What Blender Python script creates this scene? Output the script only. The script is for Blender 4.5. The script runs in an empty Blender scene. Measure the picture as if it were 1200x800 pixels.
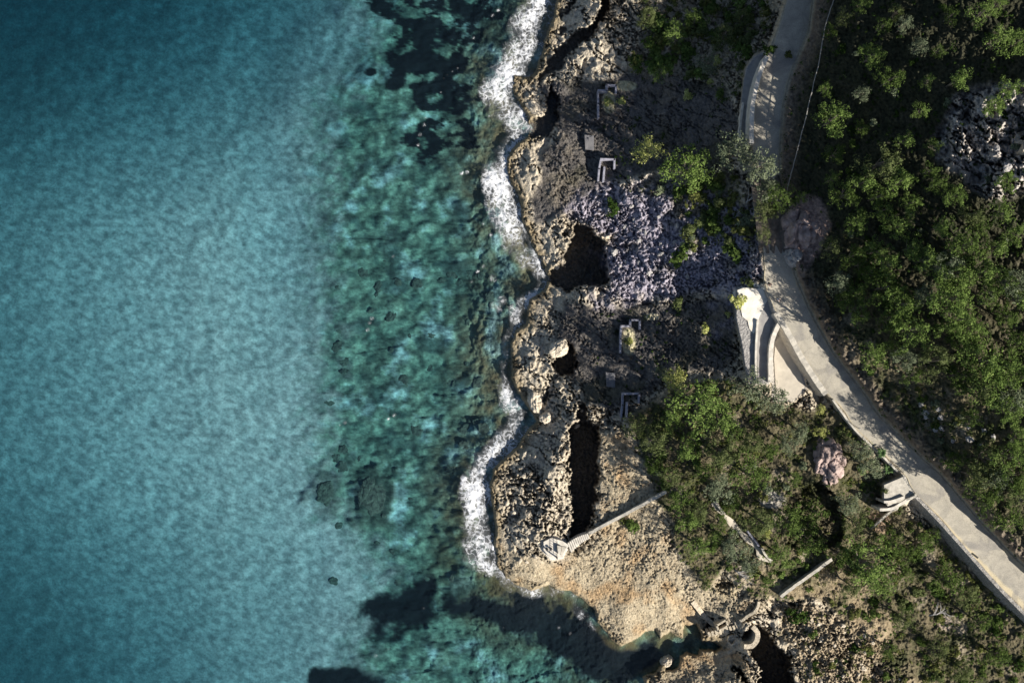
import bpy, bmesh, math, random
import numpy as np
from mathutils import Vector, Matrix
R = math.radians
random.seed(7)
rng = np.random.default_rng(11)
S = bpy.context.scene
COL = S.collection
# ------------------------------------------------------------------ camera, sky, sun, exposure
H = 200.0                      # drone height above the sea (m)
cam_d = bpy.data.cameras.new('camera'); cam = bpy.data.objects.new('camera', cam_d); COL.objects.link(cam)
cam.location = (0, 0, H); cam_d.sensor_width = 36; cam_d.lens = 36.0; cam_d.clip_end = 20000; cam_d.clip_start = 1
S.camera = cam
SUN_EL, SUN_AZ = 32.0, -34.0   # azimuth counted from +x towards +y: the sun stands lower right of the photo
W = bpy.data.worlds.new('World'); S.world = W; W.use_nodes = True
wn = W.node_tree; bg = wn.nodes['Background']
sky = wn.nodes.new('ShaderNodeTexSky'); sky.sky_type = 'NISHITA'; sky.sun_disc = False
sky.sun_elevation = R(SUN_EL); sky.sun_rotation = R(90 - SUN_AZ)
wn.links.new(sky.outputs[0], bg.inputs[0]); bg.inputs[1].default_value = 0.05
sl = bpy.data.lights.new('sun', 'SUN'); so = bpy.data.objects.new('sun', sl); COL.objects.link(so)
sl.energy = 5.0; sl.angle = R(0.5); sl.color = (1.0, 0.93, 0.82)
sd = Vector((math.cos(R(SUN_EL))*math.cos(R(SUN_AZ)), math.cos(R(SUN_EL))*math.sin(R(SUN_AZ)), math.sin(R(SUN_EL))))
so.rotation_euler = sd.to_track_quat('Z', 'Y').to_euler(); so.location = sd*400
S.view_settings.view_transform = 'Standard'; S.view_settings.look = 'None'
S.view_settings.exposure = 0.9; S.view_settings.gamma = 1.0
S.cycles.max_bounces = 4; S.cycles.transparent_max_bounces = 8

# ------------------------------------------------------------------ pixel <-> world (photo measured on a 1200 x 800 sheet, 6 px per metre at sea level)
def unp(u, v, z):
    k = (H - z)/H/6.0
    return (u-600)*k, (400-v)*k
def prj(x, y, z):
    k = 6.0*H/(H - z)
    return 600+x*k, 400-y*k

# ------------------------------------------------------------------ numpy noise
_LR = np.random.default_rng(4242)
_LP = _LR.permutation(4096).astype(np.int32); _LF = _LR.random(4096).astype(np.float32)
_LC = np.cos(_LF*2*np.pi).astype(np.float32); _LS = np.sin(_LF*2*np.pi).astype(np.float32)
def _hi(ix, iy, seed): return _LP[(ix+_LP[(iy+seed*131) & 4095]) & 4095]
def _hash(ix, iy, seed): return _LF[_hi(ix.astype(np.int32), iy.astype(np.int32), seed)]
def perlin(x, y, seed=0):
    x = np.asarray(x, np.float32); y = np.asarray(y, np.float32)
    gx = np.floor(x); gy = np.floor(y); fx = x-gx; fy = y-gy; ix = gx.astype(np.int32); iy = gy.astype(np.int32)
    sx = fx*fx*(3-2*fx); sy = fy*fy*(3-2*fy)
    def g(dx, dy):
        h = _hi(ix+dx, iy+dy, seed); return _LC[h]*(fx-dx)+_LS[h]*(fy-dy)
    a = g(0,0)*(1-sx)+g(1,0)*sx; b = g(0,1)*(1-sx)+g(1,1)*sx
    return (a*(1-sy)+b*sy)*1.5
def fbm(x, y, o=4, seed=0, gain=.5):
    r = 0; a = 1; t = 0
    for i in range(o):
        r = r + a*perlin(x, y, seed+i*17); t += a; a *= gain; x = x*2.03+5.1; y = y*2.03+1.7
    return r/t
def worley(x, y, seed=0):
    x = np.asarray(x, np.float32); y = np.asarray(y, np.float32)
    ix = np.floor(x); iy = np.floor(y)
    f1 = np.full(x.shape, 9.0); f2 = np.full(x.shape, 9.0); idv = np.zeros(x.shape)
    for dx in (-1, 0, 1):
        for dy in (-1, 0, 1):
            cx = ix+dx; cy = iy+dy
            px = cx+_hash(cx, cy, seed); py = cy+_hash(cx, cy, seed+91)
            d = np.hypot(px-x, py-y)
            n = d < f1
            f2 = np.where(n, f1, np.minimum(f2, d)); idv = np.where(n, _hash(cx, cy, seed+7), idv); f1 = np.where(n, d, f1)
    return f1, f2, idv
def sstep(a, b, x):
    t = np.clip((x-a)/(b-a), 0, 1); return t*t*(3-2*t)
def sdf(poly, x, y):
    """signed distance, positive inside (small outlines are only measured near themselves)"""
    P = np.array(poly, float)
    if x.size > 20000 and np.abs(P).max() < 15000:
        lo = P.min(0)-70; hi = P.max(0)+70; k = (x > lo[0]) & (x < hi[0]) & (y > lo[1]) & (y < hi[1])
        r = np.full(x.shape, -70.0)
        if k.any() and k.sum() < x.size*.98: r[k] = np.clip(_sdf(P, x[k], y[k]), -70, None); return r
    return _sdf(P, x, y)
def _sdf(P, x, y):
    d = np.full(x.shape, 1e18); ins = np.zeros(x.shape, bool)
    for i in range(len(P)):
        ax, ay = P[i]; bx, by = P[(i+1) % len(P)]
        ex, ey = bx-ax, by-ay
        t = np.clip(((x-ax)*ex+(y-ay)*ey)/(ex*ex+ey*ey+1e-9), 0, 1)
        d = np.minimum(d, (x-ax-t*ex)**2+(y-ay-t*ey)**2)
        if ay != by:
            c = ((ay > y) != (by > y)) & (x < (bx-ax)*(y-ay)/(by-ay)+ax)
            ins ^= c
    d = np.sqrt(d); return np.where(ins, d, -d)
def line_dist(pts, x, y):
    """distance to a polyline, and the fractional vertex index of the nearest point"""
    P = np.array(pts, float); d = np.full(x.shape, 1e18); tt = np.zeros(x.shape)
    for i in range(len(P)-1):
        ax, ay = P[i][:2]; bx, by = P[i+1][:2]; ex, ey = bx-ax, by-ay
        t = np.clip(((x-ax)*ex+(y-ay)*ey)/(ex*ex+ey*ey+1e-9), 0, 1)
        q = (x-ax-t*ex)**2+(y-ay-t*ey)**2
        m = q < d; d = np.where(m, q, d); tt = np.where(m, i+t, tt)
    return np.sqrt(d), tt

# ------------------------------------------------------------------ outlines measured on the photo
COAST = [(700,-20000),(690,-500),(672,-120),(662,-50),(652,0),(648,25),(640,42),(633,66),(628,84),(619,90),(601,88),(600,100),(603,112),(610,124),(618,138),(621,150),(619,160),
 (611,166),(598,175),(594,186),(594,200),(598,214),(606,226),(610,240),(611,258),(619,272),(627,295),(636,311),(643,326),(637,341),(621,350),(618,366),(617,380),(604,388),(598,404),
 (600,425),(599,443),(606,460),(617,474),(629,494),(619,502),(609,520),(593,535),(578,550),(574,570),(576,590),(580,612),(579,640),(582,662),(592,676),(607,685),(622,692),(634,688),(645,684),
 (652,690),(668,692),(676,697),(687,705),(697,715),(700,728),(707,737),(716,750),(727,756),(741,751),(756,741),(768,736),(774,747),(785,740),(800,748),(801,732),(816,731),(822,750),
 (838,752),(845,757),(838,762),(820,760),(818,766),(806,763),(797,768),(794,782),(782,786),(780,777),(768,786),(752,792),(756,802),(790,850),(800,1000),(780,3000),(780,20000),(20000,20000),(20000,-20000)]
COASTX = [c for c in COAST[:-2]]
CHASMS = [ # polygon, floor height
 ([(674,257),(695,272),(710,287),(713,330),(700,336),(680,336),(665,341),(650,336),(643,328),(646,318),(660,307),(659,297),(670,280)], .25),
 ([(715,-6),(712,15),(695,42),(670,62),(657,80),(631,98),(635,84),(655,55),(680,34),(700,24),(706,-6)], 2.0),
 ([(645,100),(638,130),(620,146),(619,162),(642,160),(655,150),(653,130),(656,112)], -.5),
 ([(679,-4),(668,12),(657,22),(654,18),(664,8),(671,-4)], 2.5),
 ([(654,30),(664,30),(663,41),(655,40)], 2.5),
 ([(660,399),(674,408),(675,430),(668,440),(653,444),(646,424),(658,413)], 0.6),
 ([(668,500),(684,491),(703,496),(703,536),(699,580),(693,620),(676,637),(666,630),(672,608),(668,580),(666,540)], .3),
 ([(672,487),(680,470),(688,470),(690,488),(684,500)], 2.5),
 ([(640,448),(648,455),(640,476),(634,470)], 1.6),
 ([(880,730),(889,732),(907,746),(908,753),(925,766),(928,787),(932,830),(890,830),(889,785),(888,777),(877,760),(870,756),(871,744),(880,738)], 0.5),
 ([(857,779),(861,778),(878,800),(900,840),(893,840),(870,800)], 1.2),
 ([(828,722),(838,722),(838,733),(826,738)], 2.0),
 ([(926,578),(960,562),(984,590),(990,632),(955,650),(926,640),(918,605)], 10.5),
]
RL = [(960,-160),(935,-60),(922,0),(912,35),(902,60),(890,95),(884,130),(882,165),(884,210),(890,260),(895,300),(897,333),(908,363),(926,392),(939,417),(957,444),(971,462),(988,480),(1005,504),(1035,531),(1059,555),(1074,579),(1104,609),(1140,651),(1170,684),(1200,714),(1250,765),(1330,845),(1500,1000)]
RR = [(990,-160),(965,-60),(952,0),(947,37),(936,62),(924,92),(917,125),(914,160),(912,205),(916,250),(922,290),(932,325),(945,358),(962,390),(972,408),(985,427),(998,443),(1013,463),(1029,487),(1058,515),(1083,540),(1101,556),(1130,590),(1160,624),(1185,650),(1212,676),(1262,727),(1342,807),(1510,960)]
RZ = [25,23.5,22,21.5,21.2,21,20.8,20.5,20.2,19.8,19.3,18.8,18.4,18.2,18,18,18,18,18,18,18,18,18,18,18,18,18,18,18]
RC = [((a[0]+b[0])/2, (a[1]+b[1])/2) for a, b in zip(RL, RR)]
ROADP = RL+RR[::-1]
# lanes beside the road (outline, height)
LANE1 = ([(874,80),(884,66),(897,60),(886,96),(879,130),(878,168),(866,168),(869,120)], 18.6)
LANE2 = ([(862,338),(903,340),(912,368),(917,374),(903,402),(901,450),(876,450),(868,400),(862,372)], 17.2)
LANE3 = ([(915,378),(924,392),(936,420),(945,455),(930,470),(905,470),(905,405)], 15.6)
SPUR = ([(1035,566),(1050,560),(1060,556),(1072,578),(1061,590),(1040,594),(1034,585)], 17.7)
PADS = [LANE1, LANE2, LANE3, SPUR,
        ([(634,634),(646,628),(660,632),(668,638),(659,654),(646,656),(635,644)], 4.1)]
CP = [ # control heights (u, v, z)
 (690,-80,9),(700,20,6.6),(740,60,7.8),(660,60,4.5),(640,60,3.6),(800,50,9.2),(870,20,11.5),(820,-80,14),(940,-110,23.5),
 (620,110,3),(660,120,3.6),(700,150,4),(740,150,6),(780,140,9),(820,130,12.0),(845,120,14.5),(862,140,17.6),(640,200,3.4),(700,210,5),(760,220,9),(820,200,12.5),(866,210,17),
 (620,250,3),(650,230,3.6),(690,245,5),(740,260,8),(800,260,12),(870,270,17),(640,300,2.8),(730,300,7),(780,330,9.5),(840,330,13),(885,330,18),(640,370,3),(700,350,6),
 (740,390,6),(690,420,4.6),(790,390,9),(845,370,14),(840,420,13),(640,430,3.8),(740,460,7),(800,450,11),(870,470,15),(615,430,3.2),
 (830,520,13.5),(900,520,15),(960,500,15),(640,520,5),(600,560,3.6),(600,640,3.2),(640,650,4),(730,540,8.5),(740,600,7.5),(740,650,6),(700,690,3.2),(640,600,5),
 (780,600,9.5),(800,660,8.5),(780,710,5),(830,700,7),(860,600,12),(930,590,14),(975,540,16.5),(1000,600,13),(1045,620,12),(870,690,9.5),(940,700,10.5),(1020,680,11),(1100,690,11),
 (1050,780,9.5),(920,740,9),(960,780,9.5),(860,725,7.5),(840,785,4.4),(810,790,3.6),(1180,770,11.5),(1250,830,11),(880,900,8),(1000,900,9),
 (958,60,25.5),(975,110,26.5),(1000,180,29),(955,255,23),(985,300,23.5),(968,350,20),(1000,400,21.5),(1025,440,21.5),(1060,480,21.5),(1100,530,21.5),(1150,590,21.5),(1210,650,21.5),(1310,760,22),
 (1050,20,37),(1050,100,36),(1060,190,35.5),(1060,280,32.5),(1060,370,29.5),(1110,430,29),(1110,480,26.5),
 (1130,60,43),(1140,150,43),(1150,220,42),(1150,300,38.5),(1150,390,34.5),(1160,470,31),(1160,540,27),
 (1200,30,47),(1200,120,49),(1200,200,47),(1200,300,42),(1200,400,38),(1210,500,33),(1210,590,28),(1340,0,58),(1340,200,58),(1340,400,46),(1340,560,35),(1340,680,28),(1020,-100,37),(1200,-110,50),
]
CP = [(u, v, 24+(z-24)*(.80 if v < 140 else .84 if v < 230 else .74) if (u >= 975 and z > 24 and v < 500) else z) for u, v, z in CP]
def tps_fit(cp):
    P = np.array(cp, float); n = len(P); X = P[:, :2]/100; 
    D = np.hypot(X[:, None, 0]-X[None, :, 0], X[:, None, 1]-X[None, :, 1]); K = np.where(D > 0, D*D*np.log(D+1e-12), 0)+np.eye(n)*0.01
    A = np.zeros((n+3, n+3)); A[:n, :n] = K; A[:n, n] = 1; A[:n, n+1:] = X; A[n, :n] = 1; A[n+1:, :n] = X.T
    return X, np.linalg.solve(A, np.r_[P[:, 2], 0, 0, 0])
TX, TW = tps_fit(CP)
def tps(u, v):
    u = np.clip(u, 570, 1345)/100; v = np.clip(v, -115, 915)/100
    r = TW[-3]+TW[-2]*u+TW[-1]*v
    for i in range(len(TX)):
        d2 = (u-TX[i, 0])**2+(v-TX[i, 1])**2
        r = r+TW[i]*0.5*d2*np.log(d2+1e-12)
    return r
# areas of ground cover and of painted shade
V_TOP = [(742,-40),(915,-40),(900,62),(880,70),(868,110),(845,118),(820,88),(760,92),(732,84),(752,52)]
V_MID = [(735,488),(760,470),(800,448),(860,442),(905,470),(945,478),(985,482),(1010,515),(1040,560),(1062,600),(1110,640),(1200,722),(1260,790),(1260,880),(1055,880),(1040,790),(1000,745),(960,700),(920,704),(880,700),(850,672),(830,690),(806,668),(792,640),(780,606),(765,570),(748,530)]
V_RGT = RR[1:-1]+[(1600,1000),(1600,-160)]
V_SLP = [(740,222),(775,200),(860,200),(885,260),(880,300),(840,290),(800,300),(790,240)]
V_LOW = [(940,705),(1000,730),(1060,760),(1080,830),(900,900),(935,800),(930,765),(910,745),(915,715)]
A_DARK = [(628,97),(700,96),(742,84),(850,100),(868,150),(850,200),(800,196),(745,205),(705,215),(672,246),(640,262),(628,262),(622,235),(632,212),(633,180),(658,160),(648,140),(640,120)]  # this outline and the next hold shade painted into the ground colour
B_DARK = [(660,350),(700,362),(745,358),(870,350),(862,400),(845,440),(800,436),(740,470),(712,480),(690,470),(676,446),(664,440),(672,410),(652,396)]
LILAC = [(668,238),(700,218),(742,210),(800,222),(850,238),(892,252),(896,300),(880,330),(860,352),(852,385),(842,384),(846,345),(800,345),(745,352),(700,362),(690,345),(712,330),(712,288),(690,268)]
TAN = [(705,500),(735,510),(770,580),(790,640),(810,680),(812,705),(800,735),(730,756),(690,705),(640,690),(600,680),(585,640),(660,660),(700,620)]
TAN2 = [(800,660),(845,690),(900,705),(880,725),(840,722),(800,735),(780,700)]
TAN3 = [(778,790),(800,768),(830,764),(868,762),(884,790),(895,840),(770,840)]
PINK = [(935,228),(962,232),(974,262),(962,290),(935,330),(920,300),(912,250)]
CRAG = [(1122,112),(1150,100),(1205,96),(1205,225),(1165,235),(1135,215),(1100,185),(1095,165),(1108,140)]

def ground_fields(u, v, fine=True):
    """height and colour of the one ground sheet, as a function of photo position"""
    p, q = u/6.0, v/6.0
    wu = u+2.6*fbm(p*.45, q*.45, 3, 3); wv = v+2.6*fbm(p*.45, q*.45, 3, 9)
    dc = sdf(COAST, wu, wv)
    far = sstep(30, 900, np.maximum(np.maximum(u-1300, -v-60), v-860))
    zl = tps(u, v)+far*14*fbm(p*.012, q*.012, 3, 44)+far*6
    # masks
    def M(poly, soft=6, warp=9):
        return sstep(-soft, soft, sdf(poly, u+warp*fbm(p*.25, q*.25, 3, 21), v+warp*fbm(p*.25, q*.25, 3, 33)))
    m_top, m_mid, m_rgt, m_slp, m_low = M(V_TOP), M(V_MID, 5, 8), M(V_RGT, 2, 2), M(V_SLP), M(V_LOW)
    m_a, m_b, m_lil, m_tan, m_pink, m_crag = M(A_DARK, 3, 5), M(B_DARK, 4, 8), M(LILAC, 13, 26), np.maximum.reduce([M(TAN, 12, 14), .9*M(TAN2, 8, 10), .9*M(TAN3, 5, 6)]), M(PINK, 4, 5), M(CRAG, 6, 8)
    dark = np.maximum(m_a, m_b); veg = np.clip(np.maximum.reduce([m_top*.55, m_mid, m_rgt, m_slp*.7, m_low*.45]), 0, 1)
    veg = np.maximum(veg, far*.8); veg = veg*(1-.6*m_crag)
    rocky = np.clip(1-veg, 0, 1)
    # relief: pitted coastal limestone, rubble slopes, soft soil
    a = R(35); rx = p*math.cos(a)+q*math.sin(a); ry = -p*math.sin(a)+q*math.cos(a)
    f1, f2, cid = worley(rx*1.15+.5*fbm(p*.8, q*.8, 2, 5), ry*.75, 2)
    g1, g2, gid = worley(p*.34+.3*fbm(p*.3, q*.3, 2, 6), q*.28, 12)
    h1, h2, hid = worley(p*2.3, q*2.1, 22)
    big = fbm(p*.10, q*.10, 4, 50); mid = fbm(p*.42, q*.42, 5, 60, .6); small = fbm(p*1.7, q*1.7, 3, 70, .65)
    r1 = 1-np.abs(fbm(rx*.30, ry*.62, 5, 80, .6))*3.0; r2 = 1-np.abs(fbm(p*.75+3, q*.75, 4, 85, .6))*3.0
    crack = sstep(.80, 1.0, r1)*sstep(-.25, .2, big); pit = sstep(.78, 1.0, r2)
    pits = (1-sstep(.10, .34, f1))*sstep(.45, .6, cid); peb = (1-sstep(.1, .42, h1))
    kar = 1.0*(1-.85*m_tan)*rocky*(1-.6*m_lil)
    amp = .45+.85*sstep(-.35, .35, fbm(p*.16, q*.16, 3, 57))
    tq = (fbm(p*.13+2, q*.10, 4, 58, .55)+.12*mid)*5.0; ledge = (np.floor(tq)+sstep(.72, 1.0, tq-np.floor(tq)))/5.0
    r3 = 1-np.abs(fbm(rx*.11+7, ry*.26, 5, 88, .58))*4.5; crev = sstep(.86, .99, r3)
    rel = kar*(amp*(.55*mid+.14*small+.05*peb)+3.0*ledge+.35*(gid-.5)*sstep(0, .12, g2-g1)-.5*pits*amp-.8*pit*sstep(-.1, .2, big)-1.3*crack-1.9*crev)
    rel = rel+m_tan*(.26*mid+.5*big+.08*small+.02*peb*sstep(-.1, .3, mid)-.45*sstep(.93, 1.0, r2)-.3*pits*sstep(.1, .4, big))
    rel = rel+m_lil*(.36*mid+.14*small+.05*peb-.7*pit-.3*pits+.8*ledge)
    rel = rel+veg*(1-.8*m_crag)*(.9*big+.75*mid+.35*small)+m_low*(.35*peb+.35*small+.3*(cid-.5))
    rel = rel+m_crag*(1.8*mid+4.5*ledge+.2*small-1.4*crev)
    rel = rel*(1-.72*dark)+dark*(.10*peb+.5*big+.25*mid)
    chm = np.zeros(u.shape)
    # ledges near the bank right of the road and the bare scarp
    zl = zl+rel
    # cut bank right of the road
    sr = sdf(ROADP, u, v); bk = (u > 900)*sstep(270, 340, v)*sstep(2, 9, -sr+2.5*mid)*sstep(45, 12, -sr)*(sdf(V_RGT, u, v) > -2)
    zl = zl+bk*(1.1+1.2*mid)
    # chasms and inlets
    wcu = 6.4*fbm(p*.5, q*.5, 3, 91)+4*fbm(p*1.6, q*1.6, 2, 93); wcv = 6.4*fbm(p*.5, q*.5, 3, 97)+4*fbm(p*1.6, q*1.6, 2, 99)
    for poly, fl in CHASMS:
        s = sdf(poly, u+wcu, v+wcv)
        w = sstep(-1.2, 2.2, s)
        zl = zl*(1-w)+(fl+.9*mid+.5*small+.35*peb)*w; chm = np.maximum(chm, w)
    # pads and road
    for poly, zz in PADS:
        s = sdf(poly, u, v); w = sstep(-3, 1.0, s); zl = zl*(1-w)+(zz-.06)*w
    s = sr; dd, tt = line_dist(RC, u, v); zr = np.interp(tt, np.arange(len(RZ)), RZ)
    w = sstep(-5.5, -1.0, s+1.2*mid); roadm = w; zl = zl*(1-w)+(zr-.08)*w
    # sea bed
    ds = -dc
    # reef zone is shallower than the sand plain on the left
    edge = 372+55*sstep(160, 20, v)+sstep(570, 665, v)*68
    edge = edge+15*fbm(p*.09, q*.09, 3, 120)+np.where(v > 700, -30*sstep(690, 780, v), 0)
    e = sstep(-42, 46, u-edge+46*fbm(p*.3, q*.3, 4, 125, .6))
    depth_sand = 5.2+8.5*sstep(350, -80, v)**1.3*sstep(640, 120, u)+.010*np.maximum(0, 260-u)+3.6*sstep(480, 860, v)*sstep(520, 60, u)+8*sstep(-40, -900, u)+1.2*np.exp(-((u-335)/60)**2-((v-300)/90)**2)
    depth_sand = depth_sand+.35*fbm(p*.25, q*.25, 3, 135)
    reef = fbm(p*.16, q*.16, 4, 130); w1, w2, wid = worley(p*.36+.5*fbm(p*.3, q*.3, 3, 8), q*.36, 140)
    v1_, v2_, vid = worley(p*.13+.5*fbm(p*.15, q*.15, 3, 18), q*.13, 150)
    near = sstep(100, 8, ds)
    rr_ = fbm(p*.55, q*.55, 4, 145, .6); depth_reef = 4.4-3.0*near+.8*reef+.55*rr_-.3*(wid-.3)*sstep(0, .3, w2-w1)-.3*(vid-.4)
    ez = sstep(-110, 110, u-edge+30*fbm(p*.08, q*.08, 2, 126)); bed = -(depth_sand*(1-ez)+np.maximum(depth_reef, .55)*ez)
    def blob(cu, cv, ru, rv, soft=.35, amp=.5):
        r = np.hypot((u-cu)/ru, (v-cv)/rv)+amp*fbm(p*.22, q*.22, 4, int(cu)); return sstep(1+soft*.5, 1-soft*.5, r)
    POSI = [(432,-30),(570,-30),(590,20),(552,58),(556,100),(552,140),(552,168),(520,186),(482,192),(466,160),(490,138),(482,110),(462,88),(446,62),(472,40),(440,14)]
    pz = sstep(-3, 4, np.clip(sdf(POSI, u+24*fbm(p*.12, q*.12, 4, 201), v+24*fbm(p*.12, q*.12, 4, 211)), -60, 8)+42*fbm(p*.20, q*.28, 5, 222, .62)-3)
    pz = np.maximum(pz, blob(434,85,8,5)); pz = np.maximum(pz, blob(464,97,12,9)); pz = np.maximum(pz, blob(580,25,24,34)*.55)
    pz = np.maximum(pz, sstep(-9, 9, sdf([(424,748),(428,722),(456,690),(478,670),(505,672),(516,704),(560,696),(610,692),(660,704),(705,730),(742,758),(770,750),(800,800),(700,800),(680,790),(640,765),(600,745),(560,728),(518,724),(486,737)], u+18*fbm(p*.12, q*.12, 4, 231), v+16*fbm(p*.12, q*.12, 4, 241))+26*fbm(p*.25, q*.25, 5, 5, .62)))
    pz = np.maximum(pz, blob(400,800,42,20)); pz = np.maximum(pz, .0)*sstep(2, 10, ds)
    hump = .9*blob(437,582,27,35,.5,.75)+.6*blob(381,576,21,28,.6,.9)
    bed = bed-.4*pz*sstep(650, 700, v)+hump*.9
    wt = sstep(-2.0, 2.5, dc)
    lip = sstep(-.5, 2.8+2*small, dc)
    zland = .15+(zl-.15)*lip*(.42+.58*sstep(0, 46, dc)*1.0)
    z = np.where(dc > 0, zland, bed*(1-np.exp(-ds/9.0))*1.0-.15)
    z = np.where(dc > 0, z, np.minimum(z, -.15))
    sub = (z < 0)
    # ---- colours (surface albedo, with shade painted in at some places)
    def C(r, g, b): return np.array([r, g, b])[:, None, None] if u.ndim == 2 else np.array([r, g, b])[:, None]
    def mix(a_, b_, m): return a_*(1-m)+b_*m
    t = np.clip(.5+.9*small+.5*mid, 0, 1); tb = np.clip(.5+1.2*big, 0, 1)
    rock = mix(C(.36,.32,.25), C(.62,.55,.44), t); rock = mix(rock, C(.40,.33,.24), tb*.5)
    rock = mix(rock, C(.12,.105,.085), np.clip(.7*pit+.8*crack+.5*pits+crev, 0, 1)*.6*rocky)
    wetn = sstep(16, 3, dc)*(dc > 0); rock = mix(rock, C(.20,.155,.085), wetn*.75)
    tan = mix(C(.31,.255,.175), C(.43,.37,.265), t); tan = mix(tan, C(.38,.25,.13), sstep(.0, .45, fbm(p*.16, q*.16, 4, 300))*.75)
    rock = mix(rock, tan, m_tan)
    lil = mix(C(.20,.185,.215), C(.38,.355,.42), t); lil = mix(lil, C(.30,.27,.23), sstep(-.05, .4, fbm(p*.13, q*.13, 4, 350))*.7); lil = mix(lil, C(.06,.06,.04), sstep(.1, .4, fbm(p*.3, q*.3, 4, 352))*.6); rock = mix(rock, lil, m_lil)  # lilac: the blue of sky-lit shade painted into the rock colour
    drk = mix(C(.05,.048,.05), C(.13,.122,.12), t); drk = mix(drk, C(.18,.155,.12), sstep(.0, .45, fbm(p*.15, q*.15, 4, 330))*.6); drk = mix(drk, C(.05,.05,.03), sstep(.05, .4, fbm(p*.11, q*.11, 4, 340))*.7); rock = mix(rock, drk, np.clip(dark*1.0, 0, 1)*.93)  # hollows: cast shade painted in as a dark bluish-brown albedo
    soil = mix(C(.075,.07,.04), C(.16,.135,.085), t); patch = sstep(.15, .5, fbm(p*.2, q*.2, 4, 310)+.25*small)
    soil = mix(soil, C(.34,.29,.22), patch*.7)
    green = mix(C(.02,.03,.012), C(.06,.07,.028), t)
    soil = mix(soil, mix(C(.26,.22,.15), C(.44,.38,.27), t), m_top*sstep(-.25, .15, fbm(p*.22, q*.22, 4, 312))*.8)
    soil = mix(soil, green, sstep(-.1, .35, fbm(p*.3, q*.3, 4, 320))*.8)
    dr = sstep(1050, 940, u)*0; soil = mix(soil, C(.03,.033,.02)*(.6+.9*t), m_rgt*.88*(.35+.65*sstep(420, 230, v))*sstep(-5, 40, -sdf([(1000,420),(1060,440),(1130,480),(1200,500),(1200,540),(1100,530),(1050,490)], u, v)))  # right slope near black: shadow under the pines painted into the soil
    rock = mix(rock, C(.045,.04,.035)*(.6+.8*t), np.clip(chm, 0, 1)*.9)  # chasm floors: deep shade painted into the rock colour
    col = mix(rock, mix(C(.26,.20,.13), C(.44,.36,.25), t), m_low*(1-m_mid)*.85)
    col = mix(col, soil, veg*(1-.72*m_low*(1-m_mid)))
    col = mix(col, mix(C(.22,.20,.24), C(.42,.39,.46), t), m_lil*sstep(.22, -.05, fbm(p*.2, q*.2, 4, 310)+.35*fbm(p*.5, q*.5, 3, 311))*.85)  # same painted sky-shade tint, laid over the scrub soil
    col = mix(col, mix(C(.20,.14,.12), C(.36,.27,.24), t), m_pink)
    bank = sstep(-30, -3, s)*m_rgt; col = mix(col, mix(C(.14,.11,.09), C(.26,.21,.17), t), bank*.75)
    col = mix(col, mix(C(.30,.27,.25), C(.62,.57,.52), t), m_crag*.9)
    for cu, cv, ru, rv, cc in ((733,101,14,6,C(.55,.5,.32)),(713,120,8,13,C(.5,.46,.3)),(764,371,9,4,C(.5,.45,.32)),(737,400,8,16,C(.55,.5,.33)),(885,345,26,12,C(.85,.82,.74)),
                               (878,372,12,16,C(.72,.68,.62)),(1030,612,14,12,C(.35,.25,.17)),(905,585,16,10,C(.42,.39,.34)),(873,672,10,16,C(.38,.33,.26)),(1000,655,0.1,0.1,C(.3,.3,.3)),(1108,730,8,9,C(.40,.33,.26)),(852,690,16,12,C(.36,.30,.2))):
        rr = np.hypot((u-cu)/ru, (v-cv)/rv)+.25*mid; col = mix(col, cc*(.85+.3*t), sstep(1.15, .85, rr)*.9)
    earth = sstep(-.06, .2, fbm(p*.11, q*.11, 4, 360))*m_mid*sstep(640, 720, v)*sstep(1120, 1020, u); col = mix(col, mix(C(.25,.19,.12), C(.42,.34,.23), t), earth*.85)
    # dust verge at the road's edge, pale concrete of the pads
    col = mix(col, mix(C(.36,.31,.23), C(.48,.42,.32), t), roadm*.9)
    for (poly, zz), cc in zip(PADS, (C(.30,.29,.29), C(.30,.29,.28), C(.42,.39,.35), C(.40,.38,.34), C(.6,.57,.52))):
        col = mix(col, cc*(.85+.3*t), sstep(-2, 1, sdf(poly, u, v)))
    # sea floor
    sand = mix(C(.25,.265,.265), C(.47,.485,.475), np.clip(.5+.3*small+1.7*fbm(rx*.66, ry*.98, 3, 136, .5)+.45*fbm(p*.15, q*.15, 3, 137), 0, 1))  # cell mottling: ripples of wave light painted into the sand albedo
    rk = mix(C(.035,.055,.035), C(.19,.225,.13), np.clip(.45+.3*(wid-.5)+1.15*rr_+.35*small, 0, 1))
    rk = mix(rk, C(.30,.33,.27), sstep(.05, .6, -reef+.5*rr_+.2*small)*.7)
    rk = mix(rk, C(.025,.04,.03), sstep(.06, .30, fbm(p*.15, q*.2, 5, 147, .62))*.75)
    rk = rk*(.75+.7*(1-sstep(.25, .6, w1)))*C(.85,1.10,1.45)
    rk = mix(rk, C(.16,.11,.05), near*sstep(-.1, .4, reef+.2)*.85)
    sand = mix(sand, sand*C(.50,.60,.60), sstep(.0, .5, fbm(p*.45, q*.45, 4, 139, .6))*.5)
    corner_dim = 1.05*sstep(300, -40, v)*sstep(620, 60, u)+.85*sstep(480, 820, v)*sstep(540, 0, u)+.55*sstep(200, -40, u); sand = mix(sand, C(.11,.13,.13), np.clip(corner_dim*(.9+.5*fbm(p*.4, q*.4, 3, 138)), 0, 1)*.82)  # vignette painted into the sand: darker towards the left corners
    sc = mix(sand, rk, e*.97)
    sc = mix(sc, C(.003,.005,.008), np.clip(pz, 0, 1)*.99)
    sc = mix(sc, C(.025,.04,.035)*(.6+.9*t), np.clip(hump, 0, 1)*.9)
    lowr = sstep(560, 660, v)*sstep(400, 480, u)*(1-sstep(0,1,pz)); sc = mix(sc, sc*C(.42,.5,.42), lowr*.75*sstep(100,40,ds))
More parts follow.
